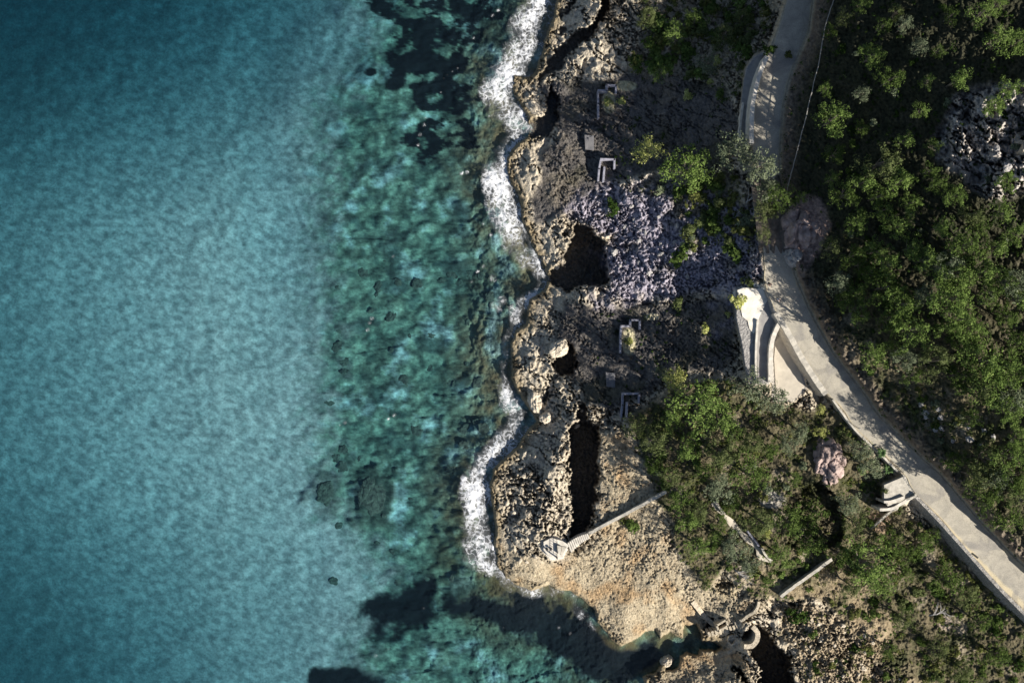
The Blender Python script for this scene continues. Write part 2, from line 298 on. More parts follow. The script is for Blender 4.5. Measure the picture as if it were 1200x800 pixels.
    col = np.where(sub & (dc <= 2), sc, col)
    return z, col, dict(dc=dc, veg=veg, road=s, dark=dark, m_tan=m_tan)

# ------------------------------------------------------------------ materials
MATS = {}
def new_mat(name):
    m = bpy.data.materials.new(name); m.use_nodes = True; m.node_tree.nodes.clear(); MATS[name] = m; return m, m.node_tree.nodes, m.node_tree.links
def nd(N, t, **k):
    n = N.new(t)
    for a, b in k.items():
        if a[0] == '_': n.inputs[a[1:].replace('_', ' ')].default_value = b
        else: setattr(n, a, b)
    return n
def plain(name, c1, c2, scale=3.0, rough=.85, bump=.3, bscale=None, metal=0.0, detail=6):
    m, N, L = new_mat(name)
    o = nd(N, 'ShaderNodeOutputMaterial'); b = nd(N, 'ShaderNodeBsdfPrincipled', _Roughness=rough, _Metallic=metal)
    g = nd(N, 'ShaderNodeNewGeometry'); n = nd(N, 'ShaderNodeTexNoise', _Scale=scale, _Detail=detail)
    L.new(g.outputs['Position'], n.inputs['Vector'])
    r = nd(N, 'ShaderNodeValToRGB'); r.color_ramp.elements[0].position = .3; r.color_ramp.elements[1].position = .7
    r.color_ramp.elements[0].color = (*c1, 1); r.color_ramp.elements[1].color = (*c2, 1)
    L.new(n.outputs[0], r.inputs[0]); L.new(r.outputs[0], b.inputs['Base Color'])
    if bump:
        n2 = nd(N, 'ShaderNodeTexNoise', _Scale=bscale or scale*3, _Detail=6); L.new(g.outputs['Position'], n2.inputs['Vector'])
        bp = nd(N, 'ShaderNodeBump', _Strength=bump, _Distance=.15); L.new(n2.outputs[0], bp.inputs['Height']); L.new(bp.outputs[0], b.inputs['Normal'])
    L.new(b.outputs[0], o.inputs[0]); return m
def leaf_mat(name, c1, c2, c3, trans=.25):
    m, N, L = new_mat(name)
    o = nd(N, 'ShaderNodeOutputMaterial'); g = nd(N, 'ShaderNodeNewGeometry'); n = nd(N, 'ShaderNodeTexNoise', _Scale=.9, _Detail=3)
    L.new(g.outputs['Position'], n.inputs['Vector'])
    r = nd(N, 'ShaderNodeValToRGB'); r.color_ramp.elements[0].color = (*c1, 1); r.color_ramp.elements[1].color = (*c3, 1)
    e = r.color_ramp.elements.new(.5); e.color = (*c2, 1)
    mx = nd(N, 'ShaderNodeMath', operation='MULTIPLY_ADD'); mx.inputs[1].default_value = .55
    ad = nd(N, 'ShaderNodeMath', operation='MULTIPLY_ADD'); ad.inputs[1].default_value = 1.1; ad.inputs[2].default_value = -.33
    L.new(n.outputs[0], ad.inputs[0]); L.new(g.outputs['Random Per Island'], mx.inputs[0]); L.new(ad.outputs[0], mx.inputs[2]); L.new(mx.outputs[0], r.inputs[0])
    d = nd(N, 'ShaderNodeBsdfDiffuse'); t = nd(N, 'ShaderNodeBsdfTranslucent'); s = nd(N, 'ShaderNodeMixShader'); s.inputs[0].default_value = trans
    L.new(r.outputs[0], d.inputs[0]); L.new(r.outputs[0], t.inputs[0]); L.new(d.outputs[0], s.inputs[1]); L.new(t.outputs[0], s.inputs[2]); L.new(s.outputs[0], o.inputs[0])
    return m
def ground_mat():
    m, N, L = new_mat('ground')
    o = nd(N, 'ShaderNodeOutputMaterial'); b = nd(N, 'ShaderNodeBsdfPrincipled', _Roughness=.95); b.inputs['Specular IOR Level'].default_value = .15
    a = nd(N, 'ShaderNodeAttribute', attribute_name='albedo'); g = nd(N, 'ShaderNodeNewGeometry')
    n = nd(N, 'ShaderNodeTexNoise', _Scale=2.2, _Detail=8, _Roughness=.7); L.new(g.outputs['Position'], n.inputs['Vector'])
    vo = nd(N, 'ShaderNodeTexVoronoi', _Scale=3.2); L.new(g.outputs['Position'], vo.inputs['Vector'])
    mr = nd(N, 'ShaderNodeMapRange'); mr.inputs[1].default_value = .25; mr.inputs[2].default_value = .75; mr.inputs[3].default_value = .55; mr.inputs[4].default_value = 1.4
    L.new(n.outputs[0], mr.inputs[0])
    mu = nd(N, 'ShaderNodeVectorMath', operation='SCALE'); L.new(a.outputs['Color'], mu.inputs[0]); L.new(mr.outputs[0], mu.inputs['Scale']); L.new(mu.outputs[0], b.inputs['Base Color'])
    ad = nd(N, 'ShaderNodeMath', operation='MULTIPLY_ADD'); ad.inputs[1].default_value = .5; L.new(vo.outputs[0], ad.inputs[0]); L.new(n.outputs[0], ad.inputs[2])
    bp = nd(N, 'ShaderNodeBump', _Strength=.8, _Distance=.3); L.new(ad.outputs[0], bp.inputs['Height']); L.new(bp.outputs[0], b.inputs['Normal'])
    sp = nd(N, 'ShaderNodeSeparateXYZ'); L.new(g.outputs['Position'], sp.inputs[0])     # soft sand and weed under water, rough rock above
    sg = nd(N, 'ShaderNodeMapRange'); sg.inputs[1].default_value = -3; sg.inputs[2].default_value = -.2; sg.inputs[3].default_value = .12; sg.inputs[4].default_value = .8
    L.new(sp.outputs[2], sg.inputs[0]); L.new(sg.outputs[0], bp.inputs['Strength'])
    L.new(b.outputs[0], o.inputs[0]); return m
def sea_mat():
    m, N, L = new_mat('sea')
    o = nd(N, 'ShaderNodeOutputMaterial'); g = nd(N, 'ShaderNodeNewGeometry')
    mp = nd(N, 'ShaderNodeMapping'); mp.inputs['Scale'].default_value = (1.0, 1.25, 1); mp.inputs['Rotation'].default_value = (0, 0, R(20)); L.new(g.outputs['Position'], mp.inputs[0])
    n1 = nd(N, 'ShaderNodeTexNoise', _Scale=.42, _Detail=4, _Roughness=.5, _Distortion=.6); L.new(mp.outputs[0], n1.inputs['Vector'])
    n2 = nd(N, 'ShaderNodeTexVoronoi', _Scale=.5); n2.feature = 'SMOOTH_F1'; L.new(mp.outputs[0], n2.inputs['Vector'])
    ad = nd(N, 'ShaderNodeMath', operation='MULTIPLY_ADD'); ad.inputs[1].default_value = -.45; L.new(n2.outputs[0], ad.inputs[0]); L.new(n1.outputs[0], ad.inputs[2])
    bp = nd(N, 'ShaderNodeBump', _Strength=.4, _Distance=.6); L.new(ad.outputs[0], bp.inputs['Height'])
    bp2 = nd(N, 'ShaderNodeBump', _Strength=.5, _Distance=.9); L.new(ad.outputs[0], bp2.inputs['Height'])
    tr = nd(N, 'ShaderNodeBsdfTransparent'); gl = nd(N, 'ShaderNodeBsdfGlossy', _Roughness=.12); L.new(bp.outputs[0], gl.inputs['Normal'])
    df = nd(N, 'ShaderNodeBsdfDiffuse'); df.inputs[0].default_value = (.10, .18, .26, 1); L.new(bp2.outputs[0], df.inputs['Normal'])
    s1 = nd(N, 'ShaderNodeMixShader'); s1.inputs[0].default_value = .015; L.new(tr.outputs[0], s1.inputs[1]); L.new(df.outputs[0], s1.inputs[2])
    lw = nd(N, 'ShaderNodeLayerWeight'); L.new(bp.outputs[0], lw.inputs['Normal'])   # Schlick: also lets sunlight in from below the surface's critical angle
    pw = nd(N, 'ShaderNodeMath', operation='POWER'); pw.inputs[1].default_value = 5; L.new(lw.outputs['Facing'], pw.inputs[0])
    fr = nd(N, 'ShaderNodeMath', operation='MULTIPLY_ADD'); fr.inputs[1].default_value = .95; fr.inputs[2].default_value = .02; L.new(pw.outputs[0], fr.inputs[0])
    s2 = nd(N, 'ShaderNodeMixShader'); L.new(fr.outputs[0], s2.inputs[0]); L.new(s1.outputs[0], s2.inputs[1]); L.new(gl.outputs[0], s2.inputs[2])
    L.new(s2.outputs[0], o.inputs[0])
    va = nd(N, 'ShaderNodeVolumeAbsorption', _Density=.10); va.inputs[0].default_value = (.12, .60, .70, 1); L.new(va.outputs[0], o.inputs['Volume'])
    return m
def foam_mat():
    m, N, L = new_mat('foam')
    o = nd(N, 'ShaderNodeOutputMaterial'); g = nd(N, 'ShaderNodeNewGeometry'); a = nd(N, 'ShaderNodeAttribute', attribute_name='foam')
    n0 = nd(N, 'ShaderNodeTexNoise', _Scale=.8, _Detail=3); L.new(g.outputs['Position'], n0.inputs['Vector'])
    wv = nd(N, 'ShaderNodeVectorMath', operation='SCALE'); wv.inputs['Scale'].default_value = 2.6; L.new(n0.outputs['Color'], wv.inputs[0])
    va = nd(N, 'ShaderNodeVectorMath', operation='ADD'); L.new(g.outputs['Position'], va.inputs[0]); L.new(wv.outputs[0], va.inputs[1])
    n = nd(N, 'ShaderNodeTexNoise', _Scale=1.1, _Detail=10, _Roughness=.74); L.new(va.outputs[0], n.inputs['Vector'])
    v = nd(N, 'ShaderNodeTexVoronoi', _Scale=.95); v.feature = 'DISTANCE_TO_EDGE'; L.new(va.outputs[0], v.inputs['Vector'])
    # alpha = clamp((foam + noise*k - edge*k2 - t)*gain)
    m1 = nd(N, 'ShaderNodeMath', operation='MULTIPLY_ADD'); m1.inputs[1].default_value = 1.7; L.new(n.outputs[0], m1.inputs[0]); L.new(a.outputs['Fac'], m1.inputs[2])
    m2 = nd(N, 'ShaderNodeMath', operation='MULTIPLY_ADD'); m2.inputs[1].default_value = -1.7; L.new(v.outputs[0], m2.inputs[0]); L.new(m1.outputs[0], m2.inputs[2])
    m3 = nd(N, 'ShaderNodeMapRange'); m3.inputs[1].default_value = 1.08; m3.inputs[2].default_value = 1.8; L.new(m2.outputs[0], m3.inputs[0])
    d = nd(N, 'ShaderNodeBsdfDiffuse'); d.inputs[0].default_value = (.68, .70, .74, 1); t = nd(N, 'ShaderNodeBsdfTransparent')
    bp = nd(N, 'ShaderNodeBump', _Strength=.6, _Distance=.25); L.new(n.outputs[0], bp.inputs['Height']); L.new(bp.outputs[0], d.inputs['Normal'])
    ws = nd(N, 'ShaderNodeMapRange'); ws.inputs[1].default_value = .15; ws.inputs[2].default_value = 1.0; ws.inputs[4].default_value = .38; L.new(a.outputs['Fac'], ws.inputs[0])
    wm = nd(N, 'ShaderNodeMath', operation='MULTIPLY'); L.new(ws.outputs[0], wm.inputs[0]); L.new(n.outputs[0], wm.inputs[1]); al = nd(N, 'ShaderNodeMath', operation='MAXIMUM'); L.new(wm.outputs[0], al.inputs[0]); L.new(m3.outputs[0], al.inputs[1])
    s = nd(N, 'ShaderNodeMixShader'); L.new(al.outputs[0], s.inputs[0]); L.new(t.outputs[0], s.inputs[1]); L.new(d.outputs[0], s.inputs[2]); L.new(s.outputs[0], o.inputs[0])
    return m
ground_mat(); sea_mat(); foam_mat()
def road_mat():
    m, N, L = new_mat('asphalt')
    o = nd(N, 'ShaderNodeOutputMaterial'); b = nd(N, 'ShaderNodeBsdfPrincipled', _Roughness=.9)
    g = nd(N, 'ShaderNodeNewGeometry'); a = nd(N, 'ShaderNodeAttribute', attribute_name='across'); st = nd(N, 'ShaderNodeAttribute', attribute_name='dust')
    n = nd(N, 'ShaderNodeTexNoise', _Scale=.35, _Detail=8, _Roughness=.65, _Distortion=.8); L.new(g.outputs['Position'], n.inputs['Vector'])
    n2 = nd(N, 'ShaderNodeTexNoise', _Scale=6.0, _Detail=6); L.new(g.outputs['Position'], n2.inputs['Vector'])
    r = nd(N, 'ShaderNodeValToRGB'); cr = r.color_ramp; cr.elements[0].position = .33; cr.elements[0].color = (.27, .252, .215, 1); cr.elements[1].position = .66; cr.elements[1].color = (.42, .385, .315, 1)
    L.new(n.outputs[0], r.inputs[0])
    ed = nd(N, 'ShaderNodeMath', operation='MULTIPLY_ADD'); ed.inputs[1].default_value = .55; L.new(n.outputs[0], ed.inputs[0]); L.new(a.outputs['Fac'], ed.inputs[2])
    es = nd(N, 'ShaderNodeMath', operation='ADD'); L.new(ed.outputs[0], es.inputs[0]); L.new(st.outputs['Fac'], es.inputs[1])
    mr = nd(N, 'ShaderNodeMapRange'); mr.inputs[1].default_value = .98; mr.inputs[2].default_value = 1.22; L.new(es.outputs[0], mr.inputs[0])
    mx = nd(N, 'ShaderNodeMix', data_type='RGBA'); L.new(mr.outputs[0], mx.inputs[0]); L.new(r.outputs[0], mx.inputs[6]); mx.inputs[7].default_value = (.50, .43, .29, 1)
    mm = nd(N, 'ShaderNodeMapRange'); mm.inputs[1].default_value = .3; mm.inputs[2].default_value = .7; mm.inputs[3].default_value = .85; mm.inputs[4].default_value = 1.12; L.new(n2.outputs[0], mm.inputs[0])
    n3 = nd(N, 'ShaderNodeTexNoise', _Scale=.16, _Detail=5, _Distortion=1.2); L.new(g.outputs['Position'], n3.inputs['Vector'])
    p3 = nd(N, 'ShaderNodeMapRange'); p3.inputs[1].default_value = .56; p3.inputs[2].default_value = .62; p3.inputs[4].default_value = .55; L.new(n3.outputs[0], p3.inputs[0])
    m4 = nd(N, 'ShaderNodeMix', data_type='RGBA'); L.new(p3.outputs[0], m4.inputs[0]); L.new(mx.outputs[2], m4.inputs[6]); m4.inputs[7].default_value = (.20, .19, .18, 1)
    vc = nd(N, 'ShaderNodeTexVoronoi', _Scale=.2); vc.feature = 'DISTANCE_TO_EDGE'; wq = nd(N, 'ShaderNodeVectorMath', operation='ADD'); L.new(g.outputs['Position'], wq.inputs[0]); L.new(n2.outputs['Color'], wq.inputs[1]); L.new(wq.outputs[0], vc.inputs['Vector'])
    ck = nd(N, 'ShaderNodeMapRange'); ck.inputs[1].default_value = .0; ck.inputs[2].default_value = .02; ck.inputs[3].default_value = .82; L.new(vc.outputs[0], ck.inputs[0])
    m5 = nd(N, 'ShaderNodeVectorMath', operation='SCALE'); L.new(m4.outputs[2], m5.inputs[0]); L.new(ck.outputs[0], m5.inputs['Scale'])
    sc = nd(N, 'ShaderNodeVectorMath', operation='SCALE'); L.new(m5.outputs[0], sc.inputs[0]); L.new(mm.outputs[0], sc.inputs['Scale']); L.new(sc.outputs[0], b.inputs['Base Color'])
    bp = nd(N, 'ShaderNodeBump', _Strength=.2, _Distance=.05); L.new(n2.outputs[0], bp.inputs['Height']); L.new(bp.outputs[0], b.inputs['Normal'])
    L.new(b.outputs[0], o.inputs[0]); return m
road_mat()
plain('concrete', (.32,.30,.26), (.52,.485,.42), 1.6, .85, .35)
plain('pale_concrete', (.42,.39,.34), (.66,.62,.55), 1.2, .85, .3)
plain('old_slab', (.10,.10,.11), (.18,.175,.18), 1.2, .9, .3)
plain('patio', (.56,.52,.45), (.80,.76,.68), .7, .85, .3)
plain('old_wall', (.17,.17,.21), (.34,.34,.40), 2.0, .9, .5)
plain('rubble_wall', (.10,.095,.09), (.42,.40,.37), 3.4, .95, 1.0, 5)
plain('dry_stone', (.28,.24,.18), (.55,.48,.37), 2.6, .95, .9, 5)
plain('red_rock', (.19,.135,.12), (.46,.36,.33), .8, .95, .9, 3)
plain('limestone', (.36,.31,.24), (.60,.53,.42), 1.1, .95, .8, 3)
plain('grey_rock', (.20,.19,.19), (.44,.42,.40), 1.3, .95, .8, 3)
plain('wet_rock', (.03,.035,.02), (.10,.10,.05), 1.3, .8, .8, 3)
plain('weed_rock', (.012,.02,.018), (.07,.10,.08), 1.6, .9, .8, 3)
plain('earth', (.07,.058,.048), (.19,.155,.125), 1.1, .95, .9, 4)
plain('bark', (.09,.07,.055), (.20,.17,.14), 4, .95, .6)
plain('dead_wood', (.34,.32,.30), (.52,.50,.47), 4, .9, .3)
plain('iron', (.02,.02,.022), (.05,.05,.05), 6, .6, .1, metal=.3)
plain('pipe', (.22,.21,.19), (.34,.32,.29), 4, .6, .1)
plain('dark_cloth', (.02,.022,.03), (.04,.04,.05), 9, .9, .1)
plain('bright_cloth', (.55,.56,.60), (.70,.70,.72), 9, .9, .1)
plain('skin', (.42,.26,.18), (.48,.30,.21), 9, .7, .05)
plain('rubber', (.015,.015,.015), (.03,.03,.03), 9, .8, .1)
plain('bike_paint', (.35,.36,.38), (.45,.45,.48), 9, .4, 0)
plain('sign_white', (.75,.75,.75), (.82,.82,.82), 9, .5, 0)
leaf_mat('pine_leaf', (.05,.085,.022), (.115,.175,.045), (.25,.33,.105))
leaf_mat('deep_leaf', (.035,.06,.018), (.075,.115,.03), (.15,.21,.06))
leaf_mat('olive_leaf', (.05,.07,.025), (.10,.125,.048), (.19,.215,.10))
leaf_mat('grey_leaf', (.08,.105,.065), (.15,.18,.11), (.28,.31,.20))
leaf_mat('yellow_leaf', (.16,.20,.05), (.40,.42,.13), (.62,.62,.30))
leaf_mat('scrub_leaf', (.05,.065,.02), (.115,.13,.04), (.25,.25,.10))
leaf_mat('bush_leaf', (.018,.035,.01), (.035,.065,.016), (.07,.10,.025))
leaf_mat('agave_leaf', (.05,.09,.04), (.09,.15,.06), (.16,.22,.10))

# ------------------------------------------------------------------ object helpers
def tag(o, label=None, cat=None, group=None, kind=None):
    if label: o['label'] = label
    if cat: o['category'] = cat
    if group: o['group'] = group
    if kind: o['kind'] = kind
    return o
def mesh_np(name, V, F, mat, parent=None, smooth=False):
    V = np.asarray(V, np.float32); F = np.asarray(F, np.int32)
    me = bpy.data.meshes.new(name); me.vertices.add(len(V)); me.vertices.foreach_set('co', V.ravel())
    k = F.shape[1]; me.loops.add(F.size); me.loops.foreach_set('vertex_index', F.ravel())
    me.polygons.add(len(F)); me.polygons.foreach_set('loop_start', np.arange(0, F.size, k, dtype=np.int32))
    me.update(calc_edges=True); me.validate()
    if smooth: me.polygons.foreach_set('use_smooth', np.ones(len(me.polygons), bool))
    me.materials.append(MATS[mat]); o = bpy.data.objects.new(name, me); COL.objects.link(o)
    if parent: o.parent = parent
    return o
def obj(name, bm, mat, parent=None, smooth=False):
    bmesh.ops.recalc_face_normals(bm, faces=bm.faces[:])
    me = bpy.data.meshes.new(name); bm.to_mesh(me); bm.free()
    if smooth:
        for p in me.polygons: p.use_smooth = True
    me.materials.append(MATS[mat]); o = bpy.data.objects.new(name, me); COL.objects.link(o)
    if parent: o.parent = parent
    return o
def empty(name, loc, rz=0.0):
    o = bpy.data.objects.new(name, None); COL.objects.link(o); o.location = loc; o.rotation_euler = (0, 0, rz); o.empty_display_size = .5; return o
def copy_tree(o, parent=None):
    c = o.copy(); COL.objects.link(c); c.parent = parent
    for ch in list(o.children): copy_tree(ch, c)
    return c
def link_copy(root_children, name, loc, rz, sc):
    r = empty(name, loc, rz); r.scale = sc
    for ch in root_children:
        c = ch.copy(); COL.objects.link(c); c.parent = r
    return r
def tube(bm, pts, rad, n=6, cap=True):
    pts = [Vector(p) for p in pts]; rings = []
    for i, p in enumerate(pts):
        a = pts[max(i-1, 0)]; b = pts[min(i+1, len(pts)-1)]; d = (b-a).normalized()
        s = d.cross(Vector((0, 0, 1))); s = s.normalized() if s.length > 1e-4 else Vector((1, 0, 0)); t = d.cross(s)
        r = rad[i] if isinstance(rad, (list, tuple)) else rad
        rings.append([bm.verts.new(p+(s*math.cos(k*2*math.pi/n)+t*math.sin(k*2*math.pi/n))*r) for k in range(n)])
    for i in range(len(rings)-1):
        for k in range(n): bm.faces.new((rings[i][k], rings[i][(k+1) % n], rings[i+1][(k+1) % n], rings[i+1][k]))
    if cap: bm.faces.new(rings[0][::-1]); bm.faces.new(rings[-1])
def box(bm, c, s, rz=0.0, bev=0.0):
    M = Matrix.Translation(c) @ Matrix.Rotation(rz, 4, 'Z') @ Matrix.Diagonal((*s, 1))
    r = bmesh.ops.create_cube(bm, size=1, matrix=M)
    if bev: bmesh.ops.bevel(bm, geom=list({e for v in r['verts'] for e in v.link_edges}), offset=bev, segments=1, affect='EDGES')
def prism(bm, pts, z0, z1):
    lo = [bm.verts.new((x, y, z0)) for x, y in pts]; hi = [bm.verts.new((x, y, z1)) for x, y in pts]
    n = len(pts); bm.faces.new(lo[::-1]); bm.faces.new(hi)
    for i in range(n): bm.faces.new((lo[i], lo[(i+1) % n], hi[(i+1) % n], hi[i]))

# ------------------------------------------------------------------ the ground sheet
def axis(a, b, step, lo, hi, g=1.13):
    c = list(np.arange(a, b+step*.5, step)); s = step; left = []; x = a
    while x > lo: s *= g; x -= s; left.append(x)
    s = step; right = []; x = c[-1]
    while x < hi: s *= g; x += s; right.append(x)
    return np.array(left[::-1]+c+right)
ul = np.arange(-30, 548, 2.5); ur = axis(550, 1232, 1.0, 549.5, 19000)
uleft = []; x = -30.; s_ = 2.5
while x > -19000: s_ *= 1.15; x -= s_; uleft.append(x)
UA = np.r_[np.array(uleft[::-1]), ul, ur[ur >= 550]]; VA = axis(-34, 834, 1.0, -19000, 19000)
UU, VV = np.meshgrid(UA, VA)
GZ, GC, GM = ground_fields(UU, VV)
# beyond ~1 km the land stays low so that the unprojection stays sane
XX, YY = unp(UU, VV, GZ)
ny, nx = UU.shape
V_ = np.stack([XX, YY, GZ], -1).reshape(-1, 3)
idx = np.arange(ny*nx).reshape(ny, nx)
F_ = np.stack([idx[:-1, :-1], idx[1:, :-1], idx[1:, 1:], idx[:-1, 1:]], -1).reshape(-1, 4)
ground = mesh_np('ground', V_, F_, 'ground', smooth=False)
ca = ground.data.color_attributes.new('albedo', 'FLOAT_COLOR', 'POINT')
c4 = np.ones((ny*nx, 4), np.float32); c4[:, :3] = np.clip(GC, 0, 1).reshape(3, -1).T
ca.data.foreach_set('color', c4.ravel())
tag(ground, kind='structure')
def zat(u, v):
    u = min(max(u, UA[1]), UA[-2]); v = min(max(v, VA[1]), VA[-2])
    i = int(np.searchsorted(UA, u))-1; j = int(np.searchsorted(VA, v))-1
    a = (u-UA[i])/(UA[i+1]-UA[i]); b = (v-VA[j])/(VA[j+1]-VA[j])
    return float((GZ[j, i]*(1-a)+GZ[j, i+1]*a)*(1-b)+(GZ[j+1, i]*(1-a)+GZ[j+1, i+1]*a)*b)
def at(u, v, dz=0.0):
    z = zat(u, v)+dz; x, y = unp(u, v, z); return Vector((x, y, z))
def gxy(x, y, z=10.0):
    for _ in range(6):
        u, v = prj(x, y, z); z = .5*z+.5*zat(u, v)
    return z
def place(u, v, h):
    """foot of a thing whose middle (h above its foot) shows at photo position u, v"""
    z = zat(u, v)
    for _ in range(4):
        x, y = unp(u, v, z+h); z = gxy(x, y, z)
    return Vector((x, y, z))

# ------------------------------------------------------------------ the sea
bm = bmesh.new(); box(bm, (0, 0, -30), (6200, 6200, 60)); sea = obj('sea', bm, 'sea'); tag(sea, kind='structure')
# surf: thin lacy sheets of foam floating just above the water
FB = [(645,-10,12),(632,4,14),(625,20,17),(620,35,20),(616,50,20),(612,65,20),(606,78,19),(590,92,16),(584,105,18),(592,122,18),(600,138,15),(608,152,11),(606,164,9),(588,182,12),(582,200,14),(584,215,16),(591,235,18),(596,255,17),(602,272,15),(608,290,14),(618,302,12),(628,316,10),(636,330,7),(630,342,7),(614,352,8),(606,364,9),(606,378,7),(590,400,5),(588,420,6),(590,438,6),(594,455,9),(600,470,12),(606,485,14),(602,500,15),(594,510,13),(584,524,12),(570,540,13),(560,555,13),(557,575,15),(556,595,15),(556,615,16),(556,635,17),(560,652,17),(568,664,11),(580,672,6),(600,688,6),(620,697,5),(638,692,6),(655,696,7),(670,703,9),(682,713,9),(692,724,8),(698,735,6)]
FB3 = [(520,92),(524,88),(530,84),(536,80),(518,101),(516,108),(499,138),(497,146),(492,158),(490,170),(577,18),(584,12),(555,45),(481,226),(482,221),(541,203),(547,202),(438,336),(440,341),(436,373),(433,378),(431,386),(402,430),(404,436),(407,425),(461,300),(470,385),(473,380),(478,376),(484,373),(553,330),(560,318),(566,312),(500,700),(497,712),(517,690),(620,712),(632,722),(655,735),(610,706),(668,742),(590,735),(455,760),(440,768),(575,275),(566,262),(455,490),(462,486),(398,498),(404,495)]
FB2 = [(576,326,6),(582,360,8),(588,352,6),(575,210,6),(545,560,5)]
fu, fv = np.meshgrid(np.arange(392, 780, 1.0), np.arange(-20, 780, 1.0))
fz = np.zeros(fu.shape)
for i in range(len(FB)-1):
    ax, ay, ar = FB[i]; bx, by, br = FB[i+1]; ex, ey = bx-ax, by-ay
    t = np.clip(((fu-ax)*ex+(fv-ay)*ey)/(ex*ex+ey*ey), 0, 1); d = np.hypot(fu-ax-t*ex, fv-ay-t*ey); r = ar+(br-ar)*t
    fz = np.maximum(fz, 1-d/(r*1.5))
for ax, ay in FB3: fz = np.maximum(fz, .62-np.hypot((fu-ax)*.9+(fv-ay)*.5, (fv-ay)*.9-(fu-ax)*.3)/5.0)
for ax, ay, ar in FB2: fz = np.maximum(fz, .75-np.hypot(fu-ax, fv-ay)/(ar*1.8))
fdc = sdf(COAST, fu+2.6*fbm(fu/6*.45, fv/6*.45, 3, 3), fv+2.6*fbm(fu/6*.45, fv/6*.45, 3, 9))
str_ = np.interp(fv, [0, 60, 130, 170, 300, 345, 400, 440, 470, 520, 560, 640, 662, 680, 740], [.9, .95, .95, .7, .85, .6, .45, .5, .85, .8, 1, 1, .8, .35, .45])
foam = np.clip(fz*1.15, 0, .9)*str_+(.95*fbm(fu/6*.13, fv/6*.13, 3, 405)+.45*fbm(fu/6*.45, fv/6*.3, 5, 400, .62))*sstep(0, .25, fz)
foam = np.where(fz <= 0, 0, foam)+.30*sstep(-7, -1, fdc)*sstep(0, 60, fz+60)*(fz > -1)*sstep(745, 700, fv)
fk = (foam > .04) & (fdc < 4)
fi = np.arange(fu.size).reshape(fu.shape)
cell = fk[:-1, :-1] | fk[1:, :-1] | fk[1:, 1:] | fk[:-1, 1:]
FF = np.stack([fi[:-1, :-1], fi[1:, :-1], fi[1:, 1:], fi[:-1, 1:]], -1)[cell]
used, inv = np.unique(FF.ravel(), return_inverse=True)
fzz = .06+.35*np.clip(foam, 0, 1)*np.clip(.5+fbm(fu/6*.8, fv/6*.8, 3, 410), 0, 1)
fx, fy = unp(fu, fv, fzz)
FVv = np.stack([fx, fy, fzz], -1).reshape(-1, 3)[used]
fo = mesh_np('surf_foam', FVv, inv.reshape(-1, 4), 'foam', smooth=True)
at_ = fo.data.attributes.new('foam', 'FLOAT', 'POINT'); at_.data.foreach_set('value', foam.ravel()[used].astype(np.float32))
tag(fo, 'white surf breaking in a lacy band along the rocky shore', 'foam', kind='stuff')

# ------------------------------------------------------------------ road and lanes
def resample(P, n):
    P = np.array(P, float); k = np.arange(len(P)); t = np.linspace(0, len(P)-1, n)
    # Catmull-Rom
    out = []
    for tt in t:
        i = min(int(tt), len(P)-2); f = tt-i; p0 = P[max(i-1, 0)]; p1 = P[i]; p2 = P[i+1]; p3 = P[min(i+2, len(P)-1)]
        out.append(.5*((2*p1)+(-p0+p2)*f+(2*p0-5*p1+4*p2-p3)*f*f+(-p0+3*p1-3*p2+p3)*f**3))
    return np.array(out)
n = 29*12; L_ = resample(RL, n); R_ = resample(RR, n); Z_ = np.interp(np.linspace(0, 28, n), np.arange(29), RZ)
na = 17; V = []; ac = []; du = []
for i in range(n):
    for j in range(na):
        t = j/(na-1); wob = .8*math.sin(i*.31)+.6*math.sin(i*.83+1)
        uu = L_[i, 0]*(1-t)+R_[i, 0]*t; vv = L_[i, 1]*(1-t)+R_[i, 1]*t
        if j in (0, na-1): uu += (wob*.5)
        zz = Z_[i]+.02+.07*(1-(2*t-1)**2); x, y = unp(uu, vv, zz); V.append((x, y, zz)); ac.append(abs(2*t-1)**2.2*.9)
        du.append(max(0, min(.45, (vv-600)/200)) if t < 2 else 0)
idr = np.arange(n*na).reshape(n, na); F = np.stack([idr[:-1, :-1], idr[1:, :-1], idr[1:, 1:], idr[:-1, 1:]], -1).reshape(-1, 4)
road = mesh_np('road', V, F, 'asphalt', smooth=True)
for nm, val in (('across', ac), ('dust', du)):
    a_ = road.data.attributes.new(nm, 'FLOAT', 'POINT'); a_.data.foreach_set('value', np.array(val, np.float32))
tag(road, kind='structure')
# fallen earth and stones bury the bend of the road
deb = []; DF = []; m_ = 46; w_ = 26
for i in range(m_):
    v = 205+i*92/(m_-1); 
    for j in range(w_):
        t = j/(w_-1); _, tt = line_dist(RC, np.array([900.]), np.array([float(v)])); k = float(np.interp(v, [p[1] for p in RL], [p[0] for p in RL])); k2 = float(np.interp(v, [p[1] for p in RR], [p[0] for p in RR]))
        u = (k-5)*(1-t)+(k2+5)*t; zz = float(np.interp(tt[0], range(len(RZ)), RZ)); ed_ = min(1, min(i, m_-1-i)/7+.35*math.sin(j*1.3)); sd2 = min(1, min(t, 1-t)*7)
        n1 = float(fbm(np.array([u/6*.8]), np.array([v/6*.8]), 4, 500)[0]); x, y = unp(u, v, zz); deb.append((x, y, zz+.12+max(-.3, (.75*ed_-.2)+.6*n1*sd2)*(.3+.7*sd2)))
DF = [(i*w_+j, (i+1)*w_+j, (i+1)*w_+j+1, i*w_+j+1) for i in range(m_-1) for j in range(w_-1)]
tag(mesh_np('fallen_earth', deb, DF, 'earth', smooth=True), kind='structure')
def flat(name, poly, z, mat, kind='structure', th=.05):
    bm = bmesh.new(); prism(bm, [unp(u, v, z) for u, v in poly], z-.25, z+th); o = obj(name, bm, mat); tag(o, kind=kind); return o
